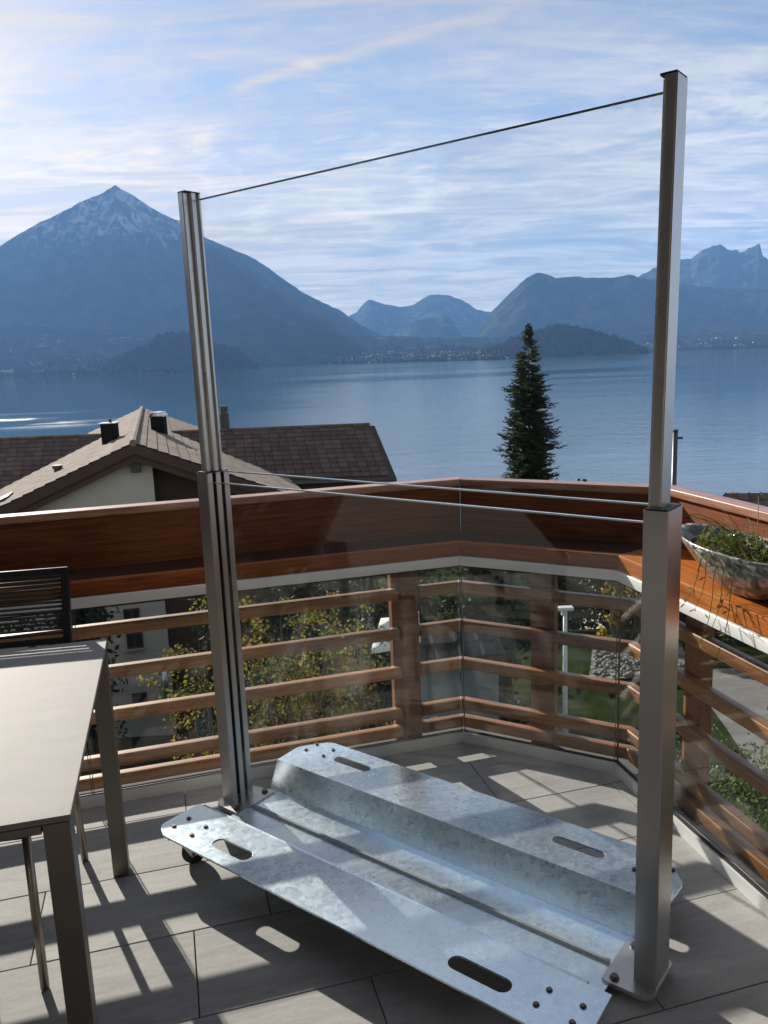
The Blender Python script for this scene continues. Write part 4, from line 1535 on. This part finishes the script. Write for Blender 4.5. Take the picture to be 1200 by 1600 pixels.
def build_house():
    hs = thing('gabled_house', 'house with sunlit tiled gable roof and dark cross roof below the terrace', 'house')
    RD = Vector((-0.264, 0.965, 0)).normalized()
    LT = Vector((RD.y, -RD.x, 0))
    AP = Vector((-8.55, 28.0, -0.944))
    LEN, HALF, S_ = 26.0, 6.4, 0.42
    # the gabled wing
    roof = obj('roof', box_mesh('roof', -0.10, 0.10, 0, 0.02, 0, 0.02, mat=M_ROOFU), hs, AP + Vector((0, 0, -0.1)))
    roof.location = (0, 0, 0)
    roof.data = mesh_bm('roof', bmesh.new(), M_ROOFU)
    bm = bmesh.new()
    for sg in (-1, 1):
        D = (LT * sg - Vector((0, 0, S_))).normalized()
        ln = HALF * math.sqrt(1 + S_ * S_)
        p = [AP, AP + RD * LEN, AP + RD * LEN + D * ln, AP + D * ln]
        n = Vector((LT.x * sg * S_, LT.y * sg * S_, 1)).normalized()
        a = [bm.verts.new(q) for q in p]
        b = [bm.verts.new(q - n * 0.14) for q in p]
        bm.faces.new(a)
        bm.faces.new(b)
        for k in range(4):
            bm.faces.new((a[k], b[k], b[(k + 1) % 4], a[(k + 1) % 4]))
    roof.data = mesh_bm('roof', bm, M_ROOFU)
    MR_Y, EV_Y, MR_Z = 40.0, 34.0, -1.62
    MS = 0.50
    fr = []
    for sg in (-1, 1):
        D = (LT * sg - Vector((0, 0, S_))).normalized()
        ln = HALF * math.sqrt(1 + S_ * S_)
        fr += roof_plane(AP.copy(), RD, D, LEN, ln)
    lay_tiles(roof, fr, M_RTILE, 150, TV_FLAT)
    # ridge caps
    bm = bmesh.new()
    for k in range(int(LEN / 0.42)):
        q = AP + RD * (k * 0.42 - 0.04) + Vector((0, 0, 0.02))
        bm_tube(bm, [q, q + RD * 0.45 + Vector((0, 0, 0.015))], 0.13, 8)
    obj('ridge_caps', mesh_bm('ridge_caps', bm, M_RTILE), roof)
    # barge boards and soffit
    for sg in (-1, 1):
        D = (LT * sg - Vector((0, 0, S_))).normalized()
        ln = HALF * math.sqrt(1 + S_ * S_)
        p0 = AP - Vector((0, 0, 0.02)) - RD * 0.03
        for nm, a_, b_, th, off in (('barge_board', 0.03, 0.34, 0.06, 0.0), ('barge_board', 0.35, 0.62, 0.05, 0.10)):
            q0 = p0 + RD * off
            pts = [q0 - Vector((0, 0, a_)), q0 + D * ln - Vector((0, 0, a_)), q0 + D * ln - Vector((0, 0, b_)), q0 - Vector((0, 0, b_))]
            bm = bmesh.new()
            f1 = [bm.verts.new(q) for q in pts]
            f2 = [bm.verts.new(q + RD * th) for q in pts]
            bm.faces.new(f1)
            bm.faces.new(f2)
            for k in range(4):
                bm.faces.new((f1[k], f2[k], f2[(k + 1) % 4], f1[(k + 1) % 4]))
            obj(nm, mesh_bm(nm, bm, M_TIMBER), hs)
    # walls of the wing: plastered on the left, dark timber on the right
    W0 = AP + RD * 0.55

    def wall(name, l0, l1, mat, depth, zb=-13.5, top_off=0.20, back=0.0):
        pts2 = [(l0, zb), (l1, zb)]
        zt = lambda l: -abs(l) * S_ - top_off
        if l0 < 0 < l1:
            pts2 += [(l1, AP.z + zt(l1)), (0, AP.z + zt(0)), (l0, AP.z + zt(l0))]
        else:
            pts2 += [(l1, AP.z + zt(l1)), (l0, AP.z + zt(l0))]
        bm = bmesh.new()
        f1 = [bm.verts.new(Vector((W0.x, W0.y, 0)) + LT * l + RD * back + Vector((0, 0, z))) for l, z in pts2]
        f2 = [bm.verts.new(v.co + RD * depth) for v in f1]
        bm.faces.new(f1)
        bm.faces.new(f2)
        n = len(f1)
        for k in range(n):
            bm.faces.new((f1[k], f2[k], f2[(k + 1) % n], f1[(k + 1) % n]))
        return obj(name, mesh_bm(name, bm, mat), hs)
    wall('plaster_wall', -5.8, 0.55, M_PLASTER, 24.0)
    tw = wall('timber_wall', 0.552, 5.3, M_TIMBER, 23.0, -13.5, 0.20, 0.9)
    for k in range(14):
        z = -13 + k * 0.75
        q = W0 + LT * 0.7 + RD * 0.86
        bm = bmesh.new()
        pts = [Vector((q.x, q.y, z)), Vector((q.x, q.y, z)) + LT * 4.4]
        if z + 0.7 > AP.z - 4.9 * S_ - 0.3:
            pts[1] = Vector((q.x, q.y, z)) + LT * max(0.5, min(4.4, (AP.z - 0.4 - z - 0.7) / S_ - 0.7))
        f1 = [bm.verts.new(p) for p in (pts[0], pts[1], pts[1] + Vector((0, 0, 0.70)), pts[0] + Vector((0, 0, 0.70)))]
        f2 = [bm.verts.new(v.co + RD * 0.035) for v in f1]
        bm.faces.new(f1)
        bm.faces.new(f2)
        for j in range(4):
            bm.faces.new((f1[j], f2[j], f2[(j + 1) % 4], f1[(j + 1) % 4]))
        obj('cladding_board', mesh_bm('cladding_board', bm, M_TIMBER), tw)
    ang = math.atan2(LT.y, LT.x)
    for (l0, l1, z0, z1) in ((-0.92, -0.36, -7.50, -6.95), (-0.90, -0.33, -8.46, -7.88), (-0.93, -0.38, -10.86, -10.2), (-3.2, -2.4, -7.5, -6.8), (-3.2, -2.4, -10.3, -9.4)):
        w_ = l1 - l0
        c = W0 + LT * l0
        fm = bmesh.new()
        bm_box(fm, 0, w_, -0.06, 0.02, 0, 0.05)
        bm_box(fm, 0, w_, -0.06, 0.02, z1 - z0 - 0.05, z1 - z0)
        bm_box(fm, 0, 0.05, -0.06, 0.02, 0.05, z1 - z0 - 0.05)
        bm_box(fm, w_ - 0.05, w_, -0.06, 0.02, 0.05, z1 - z0 - 0.05)
        bm_box(fm, w_ / 2 - 0.02, w_ / 2 + 0.02, -0.05, 0.02, 0.05, z1 - z0 - 0.05)
        wf = obj('window', mesh_bm('window', fm, M_TIMBER), hs, (c.x, c.y, z0), (0, 0, ang))
        obj('pane', box_mesh('pane', 0.05, w_ - 0.05, -0.012, -0.004, 0.05, z1 - z0 - 0.05, mat=M_PANE), wf)
        obj('sill', box_mesh('sill', -0.06, w_ + 0.06, -0.14, 0.0, -0.07, -0.005, mat=M_WFRAME), wf)
    q = W0 + LT * 0.30 - RD * 0.06
    bm = bmesh.new()
    bm_tube(bm, [(q.x, q.y, -10.9), (q.x, q.y, -9.2)], 0.09, 10)
    obj('downpipe', mesh_bm('downpipe', bm, M_ZINC, True), hs)
    q = W0 + LT * 0.0 - RD * 0.12
    obj('wall_lamp', box_mesh('wall_lamp', -0.16, 0.16, -0.12, 0.12, -0.28, 0.10, 0.02, M_CHIM), hs, (q.x, q.y, -1.72), (0, 0, ang))
    # main body with the dark cross roof
    DN = Vector((0.224, -0.975, 0)).normalized()
    Dm = (DN - Vector((0, 0, MS))).normalized()
    lm = 4.62
    R0 = Vector((-27.0, MR_Y, MR_Z))
    rw = 26.7
    rf = slab('cross_roof', [R0, R0 + Vector((rw, 0, 0)), R0 + Vector((rw, 0, 0)) + Dm * lm, R0 + Dm * lm], 0.16, M_ROOFU, hs)
    Db = (Vector((-DN.x, -DN.y, 0)) - Vector((0, 0, MS))).normalized()
    slab('roof_back', [R0, R0 + Vector((rw, 0, 0)), R0 + Vector((rw, 0, 0)) + Db * lm, R0 + Db * lm], 0.16, M_ROOFU, rf)

    def under_wing(c):
        q = c - AP
        l, s = abs(q.dot(LT)), q.dot(RD)
        return 0 < s < LEN and l < HALF and c.z < AP.z - l * S_ - 0.05
    lay_tiles(rf, roof_plane(R0.copy(), Vector((1, 0, 0)), Dm, rw, lm, under_wing), M_RTILE2, 140)
    bm = bmesh.new()
    for k in range(int(rw / 0.42)):
        q = R0 + Vector((k * 0.42, 0, 0.03))
        bm_tube(bm, [q, q + Vector((0.44, 0, 0.012))], 0.11, 8)
    obj('ridge_caps', mesh_bm('ridge_caps', bm, M_RTILE2), rf)
    e0 = R0 + Dm * lm
    bm = bmesh.new()
    bm_tube(bm, [e0 + Vector((0, -0.06, -0.06)), e0 + Vector((rw, -0.06, -0.06))], 0.075, 10)
    obj('gutter', mesh_bm('gutter', bm, M_CHIM, True), rf)
    obj('eaves_board', box_mesh('eaves_board', e0.x, e0.x + rw - 0.1, e0.y + 0.05, e0.y + 0.09, e0.z - 0.42, e0.z - 0.17, mat=M_TIMBER), hs)
    obj('body_wall', box_mesh('body_wall', -26.5, -0.9, 36.6, 43.3, -16, -3.75, mat=M_TIMBER), hs)
    for x, w_ in ((-1.32, 0.42), (-0.98, 0.14), (-2.6, 0.14)):
        obj('pillar', box_mesh('pillar', x - w_ / 2, x + w_ / 2, 36.15, 36.45, -13.5, -4.0, mat=M_WFRAME), hs)
    obj('balcony_rail', box_mesh('balcony_rail', -7.0, -0.6, 36.0, 36.1, -9.0, -8.0, mat=M_TIMBER), hs)
    # chimneys and vents
    c1 = obj('chimney', box_mesh('chimney', -0.30, 0.30, -0.26, 0.26, -0.95, 0.44, 0.02, M_SOOT), hs, (-11.30, 34.0, -1.05))
    obj('cap', box_mesh('cap', -0.35, 0.35, -0.31, 0.31, 0.442, 0.48, 0.01, M_ZINC), c1)
    bm = bmesh.new()
    bm_cyl(bm, (0.05, 0), 0.06, 0.482, 0.64, 10)
    obj('flue', mesh_bm('flue', bm, M_CHIM), c1)
    c2 = obj('chimney', box_mesh('chimney', -0.30, 0.30, -0.28, 0.28, -0.9, 0.42, 0.02, M_SOOT), hs, (-10.05, 37.0, -1.0))
    bm = bmesh.new()
    N = 12
    ar = [(0.35 * math.cos(math.pi * k / N), 0.42 + 0.22 * math.sin(math.pi * k / N)) for k in range(N + 1)]
    for a, b in zip(ar, ar[1:]):
        q = [bm.verts.new((x, y, z)) for x, y, z in ((a[0], -0.42, a[1]), (b[0], -0.42, b[1]), (b[0], 0.42, b[1]), (a[0], 0.42, a[1]))]
        bm.faces.new(q)
    cw = obj('cowl', mesh_bm('cowl', bm, M_ZINC), c2)
    cw.modifiers.new('thick', 'SOLIDIFY').thickness = 0.03
    bm = bmesh.new()
    bm_cyl(bm, (0, 0), 0.23, -0.4, 1.15, 14)
    bm_cyl(bm, (0, 0), 0.15, 1.15, 1.22, 12)
    bm_cyl(bm, (0, 0), 0.20, 1.22, 1.50, 14)
    obj('flue_pipe', mesh_bm('flue_pipe', bm, M_CHIM), hs, (-7.75, 40.6, -1.9))
    bm = bmesh.new()
    bm_cyl(bm, (0, 0), 0.14, -0.3, 0.30, 12)
    bm_cyl(bm, (0, 0), 0.19, 0.30, 0.42, 12)
    obj('vent_pipe', mesh_bm('vent_pipe', bm, M_CHIM), hs, (-12.45, 31.0, -2.35))
    D = (LT * -1 - Vector((0, 0, S_))).normalized()
    q = AP + RD * 2.3 + D * 5.4
    sk = obj('skylight', box_mesh('skylight', -0.55, 0.55, -0.6, 0.6, 0.02, 0.14, 0.01, M_CHIM), hs)
    N_ = RD.cross(D)
    N_ = N_ if N_.z > 0 else -N_
    sk.matrix_basis = Matrix(((RD.x, D.x, N_.x, q.x), (RD.y, D.y, N_.y, q.y), (RD.z, D.z, N_.z, q.z), (0, 0, 0, 1)))


build_house()


def small_house(name, label, x, y, rz, w, d, zg, ze, zr, wall_mat, tmat, oh=0.6, wins=()):
    """gabled house: ridge along local x"""
    h = thing(name, label, 'house', (x, y, 0), rz)
    bm = bmesh.new()
    pts = [(-d / 2, zg), (d / 2, zg), (d / 2, ze), (0, zr - 0.15), (-d / 2, ze)]
    f1 = [bm.verts.new((-w / 2, a, z)) for a, z in pts]
    f2 = [bm.verts.new((w / 2, a, z)) for a, z in pts]
    bm.faces.new(f1)
    bm.faces.new(f2)
    for k in range(5):
        bm.faces.new((f1[k], f2[k], f2[(k + 1) % 5], f1[(k + 1) % 5]))
    obj('wall', mesh_bm('wall', bm, wall_mat), h)
    slope = (zr - ze) / (d / 2)
    e = d / 2 + oh
    bm = bmesh.new()
    for s in (-1, 1):
        p = [Vector((-w / 2 - oh, 0, zr)), Vector((w / 2 + oh, 0, zr)), Vector((w / 2 + oh, s * e, zr - slope * e)), Vector((-w / 2 - oh, s * e, zr - slope * e))]
        a = [bm.verts.new(q) for q in p]
        b = [bm.verts.new(q - Vector((0, 0, 0.16))) for q in p]
        bm.faces.new(a)
        bm.faces.new(b)
        for k in range(4):
            bm.faces.new((a[k], b[k], b[(k + 1) % 4], a[(k + 1) % 4]))
    rf = obj('roof', mesh_bm('roof', bm, M_TIMBER), h)
    vs, fs = [], []
    for s in (-1, 1):
        for p, X, Y, N in roof_plane(Vector((-w / 2 - oh, 0, zr)), Vector((1, 0, 0)), Vector((0, s, -slope)), w + 2 * oh, e * math.sqrt(1 + slope * slope)):
            b0 = len(vs)
            vs += [tuple(p + X * v.x + Y * v.y + N * v.z) for v in TV]
            fs += [tuple(b0 + i for i in q) for q in TF]
    m2 = bpy.data.meshes.new('roof_tiles')
    m2.from_pydata(vs, [], fs)
    m2.materials.append(tmat)
    obj('roof_tiles', m2, rf)['kind'] = 'stuff'
    for (wx, z, ww, wh) in wins:
        f = obj('window', box_mesh('window', wx - ww / 2 - 0.08, wx + ww / 2 + 0.08, -d / 2 - 0.05, -d / 2 - 0.002, z - 0.08, z + wh + 0.08, mat=M_WFRAME), h)
        obj('pane', box_mesh('pane', wx - ww / 2, wx + ww / 2, -d / 2 - 0.06, -d / 2 - 0.0505, z, z + wh, mat=M_PANE), f)
    return h


small_house('dark_roofed_house', 'dark tiled house roof just above the right hand balustrade', 18.2, 30.0, rad(-9), 9.0, 6.5, -13.5, -6.0, -4.05, M_TIMBER, M_RTILE2)
small_house('cream_house', 'cream walled house seen through the glass beyond the garden', 14.6, 43.0, rad(12), 6.0, 6.0, -18.0, -9.6, -7.6, mat_plain('cream_render', (0.62, 0.58, 0.40), 0.9, 0.1, 2), M_RTILE, 0.5, ((-1.4, -12.2, 0.9, 1.2), (1.2, -12.2, 0.9, 1.2)))
small_house('garden_shed', 'low grey blue shed behind the slats beneath the hedge', 1.15, 14.6, rad(8), 1.5, 1.3, -7.4, -3.75, -3.45, mat_plain('grey_blue_boards', (0.16, 0.19, 0.22), 0.8, 0.2, 4), M_RTILE3, 0.12)

# ------------------------------------------------------------------ trees and shrubs


def spruce(x, y, z_top, z_base, prof, label, seed=1):
    r = random.Random(seed)
    tr = thing('spruce_tree', label, 'tree', (x, y, z_base))
    H = z_top - z_base
    bm = bmesh.new()
    bm_tube(bm, [(0, 0, 0), (0.03, 0, H * 0.5), (0, 0, H * 0.985)], 0.20, 9, True, 0.012)
    obj('trunk', mesh_bm('trunk', bm, mat_plain('spruce_bark', (0.06, 0.045, 0.035), 0.95, 0.3, 6, 0.4)), tr)
    bm = bmesh.new()
    z = 0.8
    while z < H - 0.10:
        R = interp(prof, H - z)
        nb = 9 + int(R * 11)
        for k in range(nb):
            a = r.uniform(0, 6.283)
            gapk = 0.90 + 0.55 * mnoise.noise(Vector((math.cos(a) * 0.9, math.sin(a) * 0.9, z * 0.55)))
            if r.random() < 0.08:
                continue
            L = R * gapk * 1.06 * r.choice((r.uniform(0.55, 0.9), r.uniform(0.75, 1.05), r.uniform(0.9, 1.30)))
            d = Vector((math.cos(a), math.sin(a), r.uniform(-0.05, 0.35) if H - z > 1.2 else r.uniform(0.4, 1.0))).normalized()
            p = Vector((0, 0, z + r.uniform(-0.15, 0.15)))
            n = max(3, int(L / 0.11))
            for s in range(n):
                q = (s + 1) / n
                p = p + d * (L / n)
                d = (d + Vector((0, 0, -0.045 if q < 0.6 else 0.10))).normalized()
                w_ = 0.10 + 0.16 * (1 - q) * min(1.0, R)
                for sg in (-1, 1, 0):
                    side = d.cross(Vector((0, 0, 1))).normalized()
                    dd = (d * 0.8 + side * sg * r.uniform(0.5, 1.1) + Vector((0, 0, r.uniform(-0.5, 0.25)))).normalized()
                    leaf_quad(bm, p, dd, w_ * r.uniform(0.35, 0.7), w_ * r.uniform(1.2, 2.2), rnd_dir(r))
        z += 0.16 + 0.05 * r.random()
    for k in range(40):
        zz = H - r.random() ** 1.5 * 1.0
        leaf_quad(bm, Vector((0, 0, zz)), (rnd_dir(r) + Vector((0, 0, 1.2))).normalized(), 0.035, 0.16, rnd_dir(r))
    obj('crown', mesh_bm('crown', bm, mat_leaf('spruce_needles', [(0.020, 0.036, 0.022), (0.034, 0.058, 0.030), (0.050, 0.068, 0.034), (0.075, 0.070, 0.034)], 0.6, 0.15)), tr)


spruce(7.3, 40.0, 2.9, -15.8, [(0, 0.03), (0.5, 0.18), (1.3, 0.42), (2.2, 0.62), (2.9, 1.02), (3.6, 0.98), (4.1, 0.80), (4.6, 1.15), (5.2, 1.30), (6.3, 1.38), (7.6, 1.55), (12, 2.1), (16, 2.6)], 'tall dark spruce rising against the lake right of centre', 4)


def bush(name, label, cat, x, y, zb, size, cols, n, leaf, seed, stems=9, trans=0.4, upright=0.0, group=None, dens=0.5):
    """leafy shrub: stems and a crown of leaf sized faces gathered in clumps"""
    r = random.Random(seed)
    b = thing(name, label, cat, (x, y, zb), 0, group)
    sx, sy, sz = size
    bm = bmesh.new()
    tips = []
    for k in range(stems):
        a = r.uniform(0, 6.283)
        rr = math.sqrt(r.random())
        tip = Vector((math.cos(a) * rr * sx, math.sin(a) * rr * sy, sz * r.uniform(0.75, 1.0) * (1 - 0.35 * rr * (1 - upright))))
        base_ = Vector((tip.x * (0.25 + 0.6 * upright), tip.y * (0.25 + 0.6 * upright), 0))
        pts = [base_.lerp(tip, q / 5) + Vector((r.uniform(-1, 1), r.uniform(-1, 1), 0)) * 0.03 * sz * (q > 0) for q in range(6)]
        bm_tube(bm, pts, 0.018 + 0.006 * sz, 5, True, 0.004)
        tips.append(pts)
    obj('stems', mesh_bm('stems', bm, mat_plain('shrub_bark', (0.07, 0.055, 0.04), 0.95, 0.3, 10)), b)
    if n:
        bm = bmesh.new()
        clumps = []
        for k in range(max(8, int(n / 40))):
            pts = r.choice(tips)
            i = r.randint(1, 5) if upright > 0.5 else r.randint(2, 5)
            clumps.append(pts[i] + Vector((r.gauss(0, 0.16) * sx, r.gauss(0, 0.16) * sy, r.gauss(0, 0.07) * sz)))
        cs = dens * min(sx, sy, sz) * 0.35
        for k in range(n):
            c = r.choice(clumps)
            p = c + rnd_dir(r) * cs * r.random() ** 0.5
            if p.z < 0.02:
                p.z = abs(p.z) + 0.02
            leaf_quad(bm, p, rnd_dir(r), leaf * r.uniform(0.5, 0.9), leaf * r.uniform(0.8, 1.4), rnd_dir(r))
        key = 'leaves_' + '_'.join('%d' % int(c[0] * 1000) for c in cols)
        m = bpy.data.materials.get(key) or mat_leaf(key, cols, 0.55, trans)
        obj('foliage', mesh_bm('foliage', bm, m), b)
    return b


YEL = [(0.05, 0.065, 0.012), (0.16, 0.15, 0.02), (0.26, 0.20, 0.02), (0.10, 0.12, 0.02), (0.20, 0.09, 0.03)]
GRN = [(0.025, 0.055, 0.012), (0.06, 0.10, 0.02), (0.10, 0.15, 0.03), (0.17, 0.20, 0.09), (0.04, 0.07, 0.02)]
DRK = [(0.010, 0.022, 0.012), (0.018, 0.036, 0.018), (0.028, 0.046, 0.020)]
GLD = [(0.10, 0.12, 0.02), (0.30, 0.24, 0.02), (0.36, 0.22, 0.02)]
TAN = [(0.16, 0.13, 0.05), (0.24, 0.17, 0.06), (0.12, 0.12, 0.04)]
bush('yellowing_shrub', 'tall shrub with small yellow green leaves behind the left slats', 'shrub', -1.15, 8.1, ground_z(-1.15, 8.1), (1.15, 0.7, 4.1), YEL, 24000, 0.044, 21, 90, 0.5, 1.0, None, 0.55)
bush('yellowing_shrub', 'lower yellow leaved shrub by the foot of the left wall', 'shrub', -2.35, 9.2, ground_z(-2.35, 9.2), (0.5, 0.5, 2.2), YEL, 4000, 0.040, 25, 30, 0.5, 1.0)
bush('glossy_shrub', 'bushy glossy green shrub beneath the right hand railing', 'shrub', 3.55, 6.9, ground_z(3.55, 6.9), (1.0, 1.0, 2.6), GRN, 16000, 0.040, 22, 30, 0.3, 0.4, None, 0.8)
bush('golden_bush', 'golden yellow bush beside the gravel bank', 'shrub', 6.1, 20.0, ground_z(6.1, 20) - 0.2, (0.65, 0.6, 4.0), GLD, 2600, 0.10, 23, 12, 0.5, 0.3)
bush('autumn_tree', 'small ochre leaved tree at the eaves of the dark roof', 'tree', 1.15, 30.0, ground_z(1.15, 30), (1.1, 1.0, 10.2), TAN, 3200, 0.16, 31, 14, 0.5, 0.2)
bush('autumn_tree', 'ochre bush top showing above the right hand dark roof', 'tree', 16.0, 36.0, ground_z(16, 36), (0.8, 0.8, 7.2), GLD, 4000, 0.10, 32, 10, 0.5, 0.2)
bush('bare_shrub', 'leafless grey shrub left of the dark pole beyond the balustrade', 'shrub', 9.2, 30.2, ground_z(9.2, 30.2), (1.3, 1.0, 6.2), GRN, 0, 0.1, 33, 60, 0.3, 0.5)
bush('bare_shrub', 'leafless grey shrub right of the dark pole beyond the balustrade', 'shrub', 11.6, 31.0, ground_z(11.6, 31), (1.0, 0.9, 6.2), GRN, 0, 0.1, 34, 44, 0.3, 0.5)
DK = [(-3.9, 19.0, 0.95, 6.4, 'dark evergreen beside the grey wall of the gabled house', 0), (-2.0, 21.0, 1.7, 6.6, 'dark evergreen behind the tall yellow green shrub', 1), (0.6, 22.5, 1.6, 6.0, 'dark evergreen behind the low grey blue shed', 2),
      (2.25, 16.6, 0.7, 5.2, 'slim dark conifer between the shed and the lamp post', 3), (4.8, 24.5, 1.4, 4.3, 'dark evergreen behind the lamp post', 4), (7.6, 27.0, 1.7, 4.6, 'dark evergreen behind the golden bush', 5), (-9.7, 23.5, 1.3, 5.6, 'dark evergreen in front of the plaster wall far left', 6),
      (10.5, 21.5, 1.8, 2.9, 'dark evergreen bordering the far edge of the road', 8)]
for x, y, rr, hh, lab, k in DK:
    bush('dark_evergreen', lab, 'tree', x, y, ground_z(x, y), (rr, rr, hh), DRK, 5200, 0.17, 50 + k, 16, 0.15, 0.75, 'dark evergreens below the terrace', 1.1)

# ------------------------------------------------------------------ street furniture below
M_LAMP = mat_plain('pale_grey_paint', (0.55, 0.57, 0.56), 0.45, 0.1, 5)
lp = thing('street_lamp', 'pale grey street lamp with a flat head below the terrace', 'street lamp', (3.19, 14.0, ground_z(3.19, 14)))
hz = -2.93 - ground_z(3.19, 14)
bm = bmesh.new()
bm_tube(bm, [(0, 0, 0), (0, 0, hz * 0.45), (0, 0, hz - 0.10)], 0.055, 12, True, 0.036)
obj('pole', mesh_bm('pole', bm, M_LAMP, True), lp)
obj('lamp_head', box_mesh('lamp_head', -0.20, 0.14, -0.08, 0.08, hz - 0.04, hz + 0.02, 0.015, M_LAMP), lp)
obj('neck', box_mesh('neck', -0.07, 0.03, -0.04, 0.04, hz - 0.14, hz - 0.045, 0.01, M_LAMP), lp)
pt = thing('dark_pole', 'slim dark metal pole standing against the lake beside the screen', 'pole', (8.72, 24.0, ground_z(8.72, 24)))
hz2 = -0.84 - ground_z(8.72, 24)
bm = bmesh.new()
bm_cyl(bm, (0, 0), 0.075, 0, hz2, 12)
obj('pole', mesh_bm('pole', bm, M_CHIM, True), pt)
bm = bmesh.new()
bm_cyl(bm, (0, 0), 0.085, hz2 - 0.03, hz2 + 0.04, 12)
obj('pole_cap', mesh_bm('pole_cap', bm, M_CHIM, True), pt)
bm = bmesh.new()
bm_tube(bm, [(0, 0, hz2 - 0.22), (0.22, 0, hz2 - 0.22)], 0.035, 8)
obj('bracket', mesh_bm('bracket', bm, M_CHIM, True), pt)
aw = thing('canvas_awning', 'small pale canvas awning tilted over the garden corner', 'awning', (0.20, 14.0, -3.15), rad(10))
bm = bmesh.new()
pts = [(-0.62, -0.35, -0.34), (0.30, -0.35, -0.20), (0.44, 0.35, 0.14), (-0.28, 0.35, 0.10)]
bm.faces.new([bm.verts.new(p) for p in pts])
bmesh.ops.subdivide_edges(bm, edges=bm.edges, cuts=4, use_grid_fill=True)
for v in bm.verts:
    v.co.z -= 0.05 * math.sin((v.co.x + 0.6) * 3) + 0.02 * mnoise.noise(v.co * 5)
cl = obj('canvas', mesh_bm('canvas', bm, mat_plain('pale_canvas', (0.66, 0.68, 0.64), 0.9, 0.12, 12), True), aw)
cl.modifiers.new('thick', 'SOLIDIFY').thickness = 0.006
bm = bmesh.new()
bm_tube(bm, [(0.1, 0, ground_z(0.2, 14) + 3.15), (0.1, 0, 0.0)], 0.025, 8)
obj('stand', mesh_bm('stand', bm, M_LAMP), aw)

# ------------------------------------------------------------------ the house the terrace belongs to (behind the viewer)


def build_own_house():
    h = thing('terrace_house', 'dark timber house wall with wooden glazed door behind the terrace, unseen eaves and side wall added for shade', 'house', (0, -0.95, 0), rad(15))
    cream = mat_plain('house_render', (0.10, 0.082, 0.070), 0.9, 0.1, 2)
    obj('wall', box_mesh('wall', -5.2, -1.9, -0.30, 0, -0.3, 3.0, mat=cream), h)
    obj('wall', box_mesh('wall', 1.3, 3.2, -0.30, 0, -0.3, 3.0, mat=cream), h)
    obj('wall', box_mesh('wall', -1.9, 1.3, -0.30, 0, 2.25, 3.0, mat=cream), h)
    fm = bmesh.new()
    for x in (-1.88, -0.34, 1.22):
        bm_box(fm, x, x + 0.07, -0.16, -0.05, 0.0, 2.24, 0.004)
    for z in (0.0, 2.16):
        bm_box(fm, -1.809, -0.341, -0.15, -0.06, z, z + 0.08)
        bm_box(fm, -0.269, 1.219, -0.15, -0.06, z, z + 0.08)
    d = obj('door_frame', mesh_bm('door_frame', fm, mat_wood('door_wood', (0.30, 0.17, 0.08), (0.48, 0.30, 0.16), 0.5)), h)
    obj('pane', box_mesh('pane', -1.80, -0.35, -0.11, -0.10, 0.085, 2.155, mat=M_PANE), d)
    obj('pane', box_mesh('pane', -0.265, 1.215, -0.11, -0.10, 0.085, 2.155, mat=M_PANE), d)
    obj('added_side_wall', box_mesh('added_side_wall', -5.5, -5.2, -0.29, 7.5, -0.3, 3.0, mat=cream), h)  # unseen wall added to darken what the screen glass reflects
    obj('unseen_eaves', box_mesh('unseen_eaves', -5.4, 3.3, -0.40, 2.75, 2.85, 3.05, mat=M_TIMBER), h)  # unseen overhang, deepened to keep sky light off the terrace


build_own_house()
